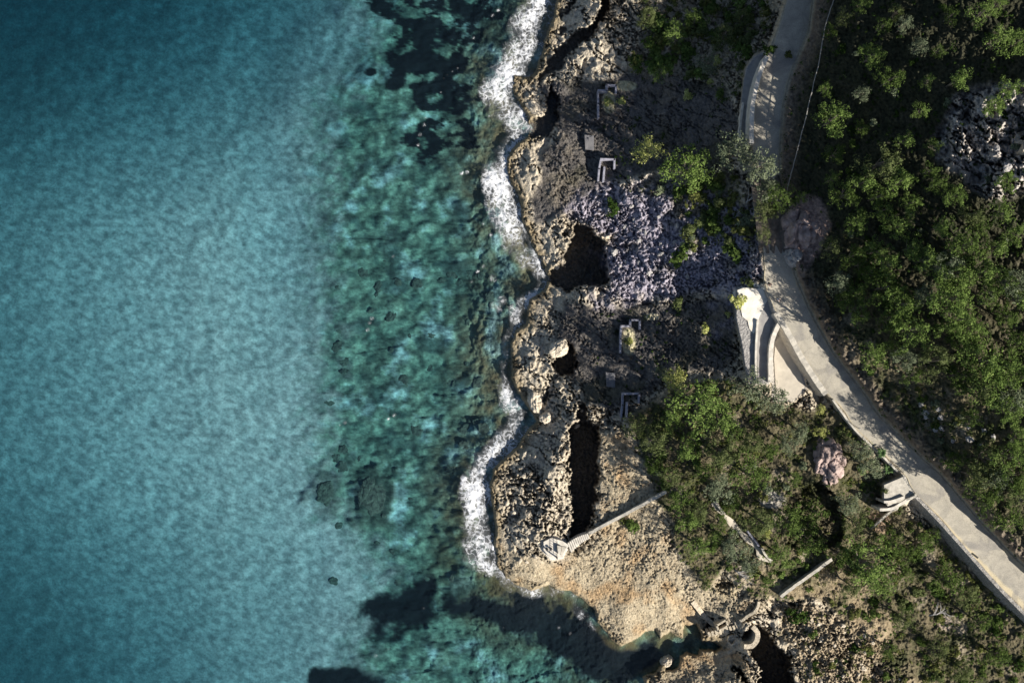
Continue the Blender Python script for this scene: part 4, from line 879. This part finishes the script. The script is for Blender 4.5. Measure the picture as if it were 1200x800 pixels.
tree(862, 640, 18, 'grey_leaf', 'grey-green tree under the middle of the seaward footpath', 'small_tree', 'tree', flat_=.6)
tree(893, 612, 18, 'olive_leaf', 'olive-coloured tree below the bare pale patch', 'olive_tree', 'tree', flat_=.65)
tree(916, 652, 13, 'pine_leaf', 'green tree just above the isolated straight wall', flat_=.7)
tree(995, 590, 15, 'grey_leaf', 'pale tree on the edge of the dark hollow below the red boulder', 'small_tree', 'tree', flat_=.8)
tree(1003, 612, 14, 'olive_leaf', 'olive-coloured tree on the lower edge of the dark hollow', 'olive_tree', 'tree', flat_=.8)
tree(1018, 662, 27, 'pine_leaf', 'largest bright green tree below the paved spur', flat_=.75)
tree(1034, 684, 16, 'pine_leaf', 'green tree merging with the lower right of the largest one', flat_=.7)
tree(1080, 640, 16, 'deep_leaf', 'dark green tree just below the rubble retaining wall', flat_=.6)
tree(1110, 680, 18, 'deep_leaf', 'dark green tree in the scrub further down from the rubble wall', flat_=.6)
tree(1095, 625, 12, 'deep_leaf', 'dark tree tucked against the upper end of the rubble wall', flat_=.6)
tree(962, 505, 9, 'yellow_leaf', 'small bright yellow-green tree left of the straight road above the red boulder', 'small_tree', 'tree', flat_=1)
tree(962, 480, 7, 'yellow_leaf', 'smallest yellow-green tree close under the road edge', 'small_tree', 'tree', flat_=1)
tree(1010, 528, 13, 'grey_leaf', 'pale grey-green tree between the red boulder and the road', 'small_tree', 'tree', flat_=.6)
tree(1020, 548, 14, 'grey_leaf', 'pale grey-green tree just above the paved spur', 'small_tree', 'tree', flat_=.6)
tree(933, 560, 10, 'deep_leaf', 'dark tree in the shade left of the large reddish boulder', flat_=.6)
tree(898, 626, 8, 'yellow_leaf', 'small pale tree at the upper edge of the dark hollow', 'small_tree', 'tree', flat_=.6)
tree(925, 612, 18, 'deep_leaf', 'dark tree inside the dark hollow, left part', flat_=.6)
tree(955, 600, 18, 'deep_leaf', 'dark tree inside the dark hollow, right part', flat_=.6)
tree(950, 635, 18, 'deep_leaf', 'dark tree at the bottom of the dark hollow above the isolated wall', flat_=.6)
MID = [(786,492,13,'pine_leaf'),(765,545,11,'deep_leaf'),(785,560,12,'olive_leaf'),(828,552,13,'deep_leaf'),(860,508,14,'deep_leaf'),(882,520,13,'olive_leaf'),(905,525,12,'deep_leaf'),(925,520,12,'grey_leaf'),(820,600,12,'olive_leaf'),
 (845,612,11,'deep_leaf'),(838,628,10,'pine_leaf'),(880,660,12,'grey_leaf'),(900,680,11,'deep_leaf'),(860,590,11,'deep_leaf'),(940,505,11,'grey_leaf'),(985,650,13,'deep_leaf'),(1000,688,11,'olive_leaf'),(1050,640,14,'deep_leaf'),
 (1060,670,13,'deep_leaf'),(1135,700,13,'olive_leaf'),(1150,730,12,'deep_leaf'),(1100,760,12,'olive_leaf'),(1060,725,12,'olive_leaf'),(1170,770,13,'deep_leaf'),(1040,760,10,'deep_leaf'),(1130,785,12,'olive_leaf'),(815,22,13,'deep_leaf'),(790,38,12,'pine_leaf'),(850,40,13,'olive_leaf'),(775,85,10,'pine_leaf'),(830,75,12,'grey_leaf'),(870,20,11,'olive_leaf'),(760,20,11,'olive_leaf')]
for u, v, r_, m in MID:
    tone = {'pine_leaf': 'bright green', 'olive_leaf': 'olive-coloured', 'grey_leaf': 'grey-green', 'deep_leaf': 'dark green'}[m]
    tree(u, v, r_*1.3, m, f"{'small' if r_ < 12 else 'mid-sized'} {tone} tree {where(u, v)}", 'small_tree', 'tree', 'small trees in the seaward scrub', flat_=.65)
# pines right of the road
WOOD = [(1115,18,10),(1152,15,12),(1175,45,14),(1195,48,11),(1022,65,12),(1078,55,10),(1045,92,12),(1125,92,13),(1010,110,9),(968,105,9),(978,138,15),(973,37,7),(1080,130,8),(1033,191,19),(1054,214,16),
 (992,228,14),(1069,238,10),(1037,246,11),(1054,264,13),(1029,294,12),(1105,265,13),(1134,287,18),(1110,309,15),(1090,304,14),(1042,312,15),(1039,337,17),(985,334,13),(991,350,13),(1058,356,17),(1072,386,18),
 (1116,350,20),(1138,386,15),(1160,342,16),(1180,213,12),(1025,416,14),(1095,423,17),(1127,398,14),(1154,423,19),(1129,441,15),(1163,454,19),(1194,402,14),(1196,443,13),(1158,537,17),(1187,537,16),
 (1146,558,15),(1190,560,15),(1167,567,14),(1182,609,14),(1005,260,11),(1010,310,10),(1140,250,12),(1165,290,13),(1190,330,15),(1085,345,12),(1180,370,13),(1050,410,12),(1110,385,13),(980,180,10),(1100,215,10),
 (1035,30,10),(990,20,9),(1095,170,8),(1010,150,8),(1190,275,12),(1185,480,14),(1070,440,12),(1140,490,10),(1195,515,12),(1120,540,12),(1050,15,8),(975,290,11),(1010,370,11),(1088,95,7),(1190,100,11),(1165,125,10),
 (1010,215,14),(1070,290,14),(1120,320,17),(1150,320,16),(1175,330,15),(1125,375,16),(1045,375,14),(1060,420,13),(1140,415,15),(1180,430,15),(1150,455,16),(1185,465,15),(1175,250,12),(1150,265,13),(1120,230,11),(1195,350,14),(1030,230,12),(1000,300,12),(1020,320,13),(1005,345,12),(1170,560,15),(1195,580,13),(1155,590,12),(1130,570,12),
 (1060,30,9),(1100,60,8),(1060,165,10),(975,210,9),(1090,200,10),(1170,5,9),(1010,5,8)]
zones = [('by the top edge beside the pale pipe', lambda u, v: u < 1030 and v < 90), ('beside the pale pipe, mid slope', lambda u, v: u < 1030 and v < 175),
         ('on the dark slope left of the crag', lambda u, v: u < 1100 and v < 175), ('near the top right corner', lambda u, v: v < 135),
         ('right of the reddish-brown outcrop', lambda u, v: u < 1045 and v < 275), ('left of the crag foot', lambda u, v: u < 1100 and v < 275), ('below the crag', lambda u, v: v < 275),
         ('just right of the road bend', lambda u, v: u < 1035 and v < 430), ('on the wooded slope inland of the bend', lambda u, v: u < 1085 and v < 375), ('in the middle of the wood', lambda u, v: u < 1145 and v < 340),
         ('by the right edge below the crag', lambda u, v: v < 350), ('above the rocky clearing', lambda u, v: u < 1120), ('in the lower heart of the wood', lambda u, v: u < 1162 and v < 475),
         ('by the right edge, mid height', lambda u, v: v < 475), ('above the lower road', lambda u, v: True)]
buck = {}
for t_ in WOOD:
    for zn, f in zones:
        if f(t_[0], t_[1]): buck.setdefault(zn, []).append(t_); break
ORDX = ['topmost', 'second', 'third', 'fourth', 'fifth', 'sixth', 'seventh', 'eighth', 'ninth', 'tenth', 'eleventh', 'twelfth', 'thirteenth', 'fourteenth', 'fifteenth']
def ordw(i): return ORDX[i] if i < 15 else f'number {i+1}'
rw = random.Random(77)
for zn, lst in buck.items():
    lst.sort(key=lambda t: t[1])
    for i, (u, v, r_) in enumerate(lst):
        m = rw.choice(['pine_leaf']*6+['olive_leaf']+['grey_leaf']+['deep_leaf']*4)
        tone = {'pine_leaf': 'green', 'olive_leaf': 'olive', 'grey_leaf': 'grey-green', 'deep_leaf': 'dark green'}[m]
        lb = f"{SIZE(r_)} {tone} pine {zn}, {'topmost there' if i == 0 else ordw(i)+' from the top'}"
        tree(u, v, r_*1.42, m, lb, group='pines on the slope right of the road', flat_=rw.uniform(1.0, 1.5), rnd=rw)
# single bushes
def shrub(u, v, r_px, mat, label, group=None, rnd=random, fl=1.0, name='shrub', cat='shrub'):
    z = zat(u, v); k = (H-z)/H/6; s = r_px*k; p = place(u, v, s*.4); o = bpy.data.objects.new(name, SHR[mat][rnd.randrange(3)]); COL.objects.link(o)
    o.location = (p.x, p.y, p.z-.05*s); o.rotation_euler = (0, 0, rnd.uniform(0, 6.28)); o.scale = (s, s*rnd.uniform(.85, 1.15), s*fl); tag(o, label, cat, group); return o
rs = random.Random(21)
for (u, v, r_, m, lb) in ((719,243,13,'bush_leaf','round dark bush alone on the lilac rock'), (934,719,15,'bush_leaf','round dark green bush alone on the rubble right of the ruin'),
    (739,616,12,'deep_leaf','low green bush tucked under the long walkway'), (732,611,7,'scrub_leaf','small dry bush touching the underside of the long walkway'), (729,118,7,'yellow_leaf','pale bush inside the upper ruined enclosure'),
    (713,120,7,'yellow_leaf','yellowish bush beside the long wall of the upper enclosure'), (737,400,7,'yellow_leaf','yellowish bush inside the enclosure under the lilac rock'),
    (770,60,14,'deep_leaf','dark green bush among the top scrub, nearest the sea'), (843,72,9,'yellow_leaf','pale yellow bush in the scrub left of the upper lane'), (832,96,5,'yellow_leaf','tiny bright bush left of the upper lane'),
    (807,112,8,'yellow_leaf','bright bush alone in the dark upper hollow'), (828,386,8,'yellow_leaf','bright bush alone in the dark hollow left of the white patio'), (866,352,12,'yellow_leaf','pale bush overlapping the corner of the white patio'),
    (853,368,5,'yellow_leaf','tiny pale bush below the corner of the white patio'), (878,331,10,'olive_leaf','dark bush at the top edge of the white patio'),
    (795,355,10,'olive_leaf','pale green bush on the lower edge of the lilac rock'), (796,302,14,'deep_leaf','green bush in the middle of the lilac rock'), (870,270,18,'scrub_leaf','broad grey bush on the right part of the lilac rock'),
    (858,296,15,'deep_leaf','dark bush left of the shaded road gap'), (815,230,17,'scrub_leaf','dry scrubby bush under the bright green spreading tree'), (1038,575,5,'olive_leaf','small bush at the corner of the paved spur'),
    (905,245,13,'scrub_leaf','grey-brown bush over the hidden stretch of road'), (925,65,7,'scrub_leaf','olive scrub bush against the upper road bank'), (902,58,9,'bush_leaf','dark bush at the upper end of the curved parapet')):
    shrub(u, v, r_, m, lb, None, rs)
def scatter_shrubs(n, poly, rmin, rmax, mats, label, group, seed, avoid=True):
    r = random.Random(seed); P = np.array(poly); lo = np.maximum(P.min(0), (560, -12)); hi = np.minimum(P.max(0), (1212, 812)); c = 0; it = 0
    while c < n and it < 9000:
        it += 1; u = r.uniform(lo[0], hi[0]); v = r.uniform(lo[1], hi[1]); A = (np.array([u]), np.array([v]))
        if sdf(poly, *A)[0] < 2 or sdf(ROADP, *A)[0] > -6: continue
        if any(sdf(pp, *A)[0] > -3 for pp, _ in PADS) or any(sdf(pp, *A)[0] > -5 for pp, _ in CHASMS): continue
        m = r.choice(mats); tone = {'deep_leaf': 'dark green', 'olive_leaf': 'olive', 'grey_leaf': 'grey-green', 'scrub_leaf': 'dry brownish', 'pine_leaf': 'bright green', 'bush_leaf': 'very dark', 'yellow_leaf': 'yellowish'}[m]
        rr = r.uniform(rmin, rmax); shrub(u, v, rr, m, f"{'small' if rr < 6 else 'medium' if rr < 9 else 'large'} {tone} shrub {where(u, v)}", 'shrubs scattered over the slopes', r); c += 1
scatter_shrubs(60, V_TOP, 5, 14, ['deep_leaf', 'olive_leaf', 'scrub_leaf', 'pine_leaf'], 'in the scrub left of the top of the upper road', 'shrubs of the top scrub', 1)
scatter_shrubs(62, [(735,488),(800,470),(905,490),(985,500),(1040,600),(1000,700),(930,690),(850,672),(806,668),(765,570)], 4, 9, ['deep_leaf', 'olive_leaf', 'grey_leaf', 'scrub_leaf', 'pine_leaf'], 'in the middle scrub between the tan rock and the straight road', 'shrubs of the middle scrub', 2)
scatter_shrubs(72, [(1030,620),(1078,605),(1200,735),(1210,810),(1060,810),(1030,740),(940,700),(980,670)], 4, 10, ['deep_leaf', 'olive_leaf', 'scrub_leaf', 'olive_leaf', 'bush_leaf'], 'on the lower slope below the rubble retaining wall', 'shrubs of the lower slope', 3)
scatter_shrubs(70, [(965,0),(1210,0),(1210,620),(1150,580),(1060,490),(1000,420),(985,300),(985,200),(940,130)], 4, 8, ['deep_leaf', 'bush_leaf', 'bush_leaf', 'grey_leaf'], 'under the pines on the slope right of the road', 'shrubs under the pines', 4)  # mostly near-black leaves, colour that deepens the shade under the pines
scatter_shrubs(26, [(1010,425),(1050,440),(1130,480),(1190,500),(1190,520),(1100,520),(1050,480)], 3, 7, ['olive_leaf', 'scrub_leaf', 'grey_leaf'], 'in the rocky clearing right of the straight road', 'shrubs of the rocky clearing', 5)
scatter_shrubs(44, V_SLP, 5, 14, ['deep_leaf', 'grey_leaf', 'scrub_leaf', 'olive_leaf'], 'among the lilac rocks below the spreading green tree', 'shrubs on the lilac rock', 6)
scatter_shrubs(16, [(935,735),(1060,760),(1060,800),(940,800)], 4, 9, ['bush_leaf', 'deep_leaf', 'scrub_leaf'], 'on the pale rubble right of the lower chasm', 'shrubs on the rubble', 7)
# ground cover nobody could count
def cover(name, n, mask, mat, size, per, hgt, label, seed, region=(560, -20, 1215, 815)):
    rg = np.random.default_rng(seed); u = rg.uniform(region[0], region[2], n*4); v = rg.uniform(region[1], region[3], n*4)
    w = mask(u, v); k = rg.random(n*4) < w; u = u[k][:n]; v = v[k][:n]
    iu = np.clip(np.searchsorted(UA, u), 1, len(UA)-1); iv = np.clip(np.searchsorted(VA, v), 1, len(VA)-1); z = GZ[iv, iu]
    ok = (z > 1.0) & (sdf(ROADP, u, v) < -2)
    for pp, _ in PADS: ok &= sdf(pp, u, v) < -1
    u, v, z = u[ok], v[ok], z[ok]; x, y = unp(u, v, z)
    m = len(u); sc = rg.uniform(.5, 1.4, m)
    c = np.repeat(np.stack([x, y, z], 1), per, 0); s = np.repeat(sc, per)[:, None]
    d = rg.normal(0, 1, (m*per, 3)); d /= np.linalg.norm(d, axis=1)[:, None]; d[:, 2] = np.abs(d[:, 2])
    V = leaves(c+d*s*np.array([.42, .42, hgt*.8])*rg.uniform(.5, 1, (m*per, 1)), d+np.array([0, 0, .4]), size, rg)
    o = mesh_np(name, V, quads(V), mat); tag(o, label, 'undergrowth', kind='stuff'); return o
def vm(polys, sc=.22, thr=0.0, k=1.0, seed=320):
    def f(u, v):
        m = np.maximum.reduce([sstep(-3, 4, sdf(P_, u+6*fbm(u/24, v/24, 2, 5), v)) for P_ in polys]); return m*sstep(thr-.12, thr+.18, fbm(u/6*sc, v/6*sc, 3, seed))*k
    return f
cover('undergrowth', 3300, lambda u, v: vm([V_TOP, V_MID, V_SLP, V_LOW], .3, -.12)(u, v)*(1-.85*sstep(-.06, .2, fbm(u/6*.11, v/6*.11, 4, 360))*sstep(640, 720, v)*sstep(1120, 1020, u)), 'scrub_leaf', .17, 12, .4, 'dry olive undergrowth matted over the soil and rocks', 1)
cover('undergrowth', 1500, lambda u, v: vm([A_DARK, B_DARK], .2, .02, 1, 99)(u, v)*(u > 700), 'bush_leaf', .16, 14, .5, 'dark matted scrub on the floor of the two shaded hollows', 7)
cover('undergrowth', 3000, vm([V_MID, V_TOP], .25, -.02, 1, 90), 'deep_leaf', .18, 14, .5, 'green low scrub filling the gaps between the shrubs seaward of the road', 2)
cover('undergrowth', 3000, lambda u, v: vm([V_RGT], .2, .08, 1, 91)(u, v)*(.04+.96*sstep(390, 500, v)), 'olive_leaf', .18, 14, .5, 'low green scrub on the slope right of the road', 3)
cover('undergrowth', 2600, lambda u, v: vm([V_RGT], .25, .0, 1, 95)(u, v)*.6, 'bush_leaf', .17, 12, .4, 'very dark low scrub on the slope right of the road', 4)  # near-black leaf colour stands in for shadow between the pines
# palms and dead wood beside the spur
def palm(u, v, r_px, label):
    p = place(u, v, 1.0); k = (H-p.z)/H/6; s = r_px*k; e = empty('fan_palm', p); tag(e, label, 'palm', 'palms beside the paved spur')
    bm = bmesh.new(); tube(bm, [(0, 0, -.3), (0, 0, 1.0)], [.22, .16], 8); obj('trunk', bm, 'bark', e)
    rnd = random.Random(int(u)); V = []
    for i in range(22):
        a = i*2.4; el = rnd.uniform(.1, .9); L = s*rnd.uniform(.8, 1.05); w = .13*s; d = np.array([math.cos(a)*math.cos(el), math.sin(a)*math.cos(el), math.sin(el)]); sd_ = np.array([-math.sin(a), math.cos(a), 0])
        b = np.array([0, 0, 1.0]); m1 = b+d*L*.55; t1 = b+d*L*.9+np.array([0, 0, -.25*L])
        V += [b-sd_*w*.2, b+sd_*w*.2, m1+sd_*w, m1-sd_*w, m1-sd_*w, m1+sd_*w, t1+sd_*w*.15, t1-sd_*w*.15]
    cr = mesh_np('crown', np.array(V), quads(V), 'agave_leaf', e)
palm(1041, 549, 9, 'spiky dark green palm at the corner of the paved spur'); palm(1033, 530, 8, 'spiky palm further up the kerb from the paved spur')
def dead_tree(u, v, L, rot, label, seed):
    p = place(u, v, .6); e = empty('dead_tree', p, R(rot)); tag(e, label, 'dead tree'); rnd = random.Random(seed)
    bm = bmesh.new(); tube(bm, [(0, 0, -.2), (L*.25, 0, .7), (L*.6, .1*L, 1.0)], [.16, .12, .06], 6); obj('trunk', bm, 'dead_wood', e)
    for k in range(8):
        t = rnd.uniform(.1, .6); a = rnd.uniform(-1.3, 1.3); l = L*rnd.uniform(.3, .6); b = Vector((L*t, 0, .5+.5*t)); bm = bmesh.new()
        q = b+Vector((math.cos(a)*l*.5, math.sin(a)*l*.5, .35)); tube(bm, [b, q, q+Vector((math.cos(a+.3)*l*.5, math.sin(a+.3)*l*.5, .3))], [.07, .05, .02], 5); obj('branch', bm, 'dead_wood', e)
dead_tree(1090, 722, 5, 20, 'bare silvery dead tree on the lower slope right of the largest green tree', 1)
dead_tree(872, 238, 4.5, 30, 'bare pale dead branches beside the lilac rock below the upper lane', 2)
dead_tree(862, 668, 4, -40, 'bare fallen branches on the pale ground below the footpath', 3)
# seaward footpath
fp = resample([(836,588),(846,600),(857,612),(868,624),(880,634),(889,644),(893,654),(904,656)], 30); V = []
for i, (u, v) in enumerate(fp):
    d = fp[min(i+1, 29)]-fp[max(i-1, 0)]; d /= np.linalg.norm(d); nrm = np.array([-d[1], d[0]]); w = 3.2+math.sin(i*.9)
    zc = max(zat(u+nrm[0]*k, v+nrm[1]*k) for k in (-w, 0, w))+.15
    for k in (-w, -w*.4, w*.4, w):
        x, y = unp(u+nrm[0]*k, v+nrm[1]*k, zc); V.append((x, y, zc-(.0 if abs(k) < w else .12)))
idp = np.arange(120).reshape(30, 4); F = np.stack([idp[:-1, :-1], idp[1:, :-1], idp[1:, 1:], idp[:-1, 1:]], -1).reshape(-1, 4)
tag(mesh_np('path', V, F, 'slab', smooth=True), kind='structure')
wall('garden_wall', [(838,588),(849,602)], .4, .9, 'concrete', 'short wall beside the upper end of the seaward footpath')
wall('garden_wall', [(876,622),(890,640)], .35, .9, 'old_wall', 'short lilac-grey wall beside the middle of the seaward footpath')
wall('garden_wall', [(893,642),(898,652),(905,657)], .35, .9, 'concrete', 'curved low wall at the lower end of the seaward footpath')

# ------------------------------------------------------------------ cyclists
def skin_body(name, pts, edges, rad, mat, parent, root=0, sub=1):
    me = bpy.data.meshes.new(name); me.from_pydata(pts, edges, []); o = bpy.data.objects.new(name, me); COL.objects.link(o)
    m = o.modifiers.new('skin', 'SKIN'); s = o.modifiers.new('sub', 'SUBSURF'); s.levels = s.render_levels = sub
    for i, r_ in enumerate(rad): me.skin_vertices[0].data[i].radius = (r_, r_) if not isinstance(r_, tuple) else r_
    me.skin_vertices[0].data[root].use_root = True
    bpy.context.view_layer.update(); dg_ = bpy.context.evaluated_depsgraph_get(); m2 = bpy.data.meshes.new_from_object(o.evaluated_get(dg_)); m2.name = name
    bpy.data.objects.remove(o); n_ = bpy.data.objects.new(name, m2); COL.objects.link(n_); m2.materials.clear(); m2.materials.append(MATS[mat]); n_.parent = parent
    for p in m2.polygons: p.use_smooth = True
    return n_
def cyclist(u, v, head, lb_bike, lb_p, shirt):
    z = float(np.interp(line_dist(RC, np.array([u*1.]), np.array([v*1.]))[1][0], range(len(RZ)), RZ))+.09; x, y = unp(u, v, z)
    b = empty('bicycle', (x, y, z), R(head)); tag(b, lb_bike, 'bicycle', 'bicycles ridden down the road')
    for wx in (-.52, .52):
        bm = bmesh.new(); tube(bm, [(wx+.34*math.cos(a*math.pi/12), 0, .35+.34*math.sin(a*math.pi/12)) for a in range(25)], .025, 6, False)
        w = obj('wheel', bm, 'rubber', b); bm = bmesh.new()
        for a in range(8): tube(bm, [(wx, 0, .35), (wx+.33*math.cos(a*math.pi/4), 0, .35+.33*math.sin(a*math.pi/4))], .006, 4)
        obj('spokes', bm, 'bike_paint', w)
    bm = bmesh.new(); BB, ST, HT, RA, FA = (-.08, 0, .3), (-.22, 0, .85), (.36, 0, .85), (-.52, 0, .35), (.52, 0, .35)
    for p, q in ((BB, ST), (ST, HT), (BB, HT), (BB, RA), (ST, RA), (HT, FA)): tube(bm, [p, q], .022, 6)
    obj('frame', bm, 'bike_paint', b)
    bm = bmesh.new(); tube(bm, [(.36, 0, .85), (.38, 0, 1.0)], .018, 6); tube(bm, [(.5, -.22, .92), (.4, -.2, 1.0), (.38, 0, 1.0), (.4, .2, 1.0), (.5, .22, .92)], .018, 6); obj('handlebar', bm, 'iron', b)
    bm = bmesh.new(); box(bm, (-.25, 0, .94), (.27, .13, .06), 0, .025); obj('saddle', bm, 'rubber', b)
    bm = bmesh.new(); tube(bm, [(-.08, -.12, .3), (-.08, .12, .3)], .02, 6); box(bm, (.07, -.15, .2), (.1, .09, .025)); box(bm, (-.2, .15, .42), (.1, .09, .025)); tube(bm, [(-.08, -.11, .3), (.07, -.12, .2)], .015, 5); tube(bm, [(-.08, .11, .3), (-.2, .12, .42)], .015, 5); obj('crankset', bm, 'iron', b)
    p = empty('person', (x, y, z), R(head)); tag(p, lb_p, 'person', 'cyclists on the road')
    pts = [(-.25, 0, 1.03), (-.1, 0, 1.22), (.1, 0, 1.38), (.17, 0, 1.47), (.25, 0, 1.58)]; ed = [(0, 1), (1, 2), (2, 3), (3, 4)]; rad = [.14, .15, .16, .06, .1]
    for s_, kz in ((-1, 0), (1, 1)):
        i = len(pts); pts += [(.1, .18*s_, 1.38), (.26, .22*s_, 1.18), (.46, .22*s_, 1.0)]; ed += [(2, i), (i, i+1), (i+1, i+2)]; rad += [.07, .05, .04]
        i = len(pts); ft = (.07, -.15, .24) if kz == 0 else (-.2, .15, .46); kn = (.18, .11*s_, .72) if kz == 0 else (.16, .11*s_, .9)
        pts += [(-.2, .1*s_, .98), kn, ft, (ft[0]+.14, ft[1], ft[2]-.01)]; ed += [(0, i), (i, i+1), (i+1, i+2), (i+2, i+3)]; rad += [.1, .07, .045, .035]
    skin_body('body', pts, ed, rad, 'skin', p)
    pts = [(-.25, 0, 1.03), (-.1, 0, 1.22), (.1, 0, 1.38), (.1, .18, 1.38), (.2, .21, 1.26), (.1, -.18, 1.38), (.2, -.21, 1.26)]
    skin_body('jersey', pts, [(0, 1), (1, 2), (2, 3), (3, 4), (2, 5), (5, 6)], [.16, .17, .18, .085, .07, .085, .07], shirt, p)
    skin_body('shorts', [(-.25, 0, 1.0), (-.2, .1, .98), (.05, .11, .86), (-.2, -.1, .98), (.05, -.11, .8)], [(0, 1), (1, 2), (0, 3), (3, 4)], [.155, .115, .09, .115, .09], 'dark_cloth', p)
    bm = bmesh.new(); bmesh.ops.create_uvsphere(bm, u_segments=12, v_segments=8, radius=1, matrix=Matrix.Translation((.25, 0, 1.64)) @ Matrix.Diagonal((.155, .12, .1, 1))); obj('helmet', bm, 'dark_cloth', p, True)
cyclist(900, 333, -42, 'bicycle under the upper of the two riders, nearest the marker post', 'cyclist in dark clothes, the upper of the two riders on the bend', 'dark_cloth')
cyclist(910, 351, -28, 'bicycle under the lower of the two riders, just below the patio corner', 'cyclist in a light jersey, the lower of the two riders on the bend', 'bright_cloth')
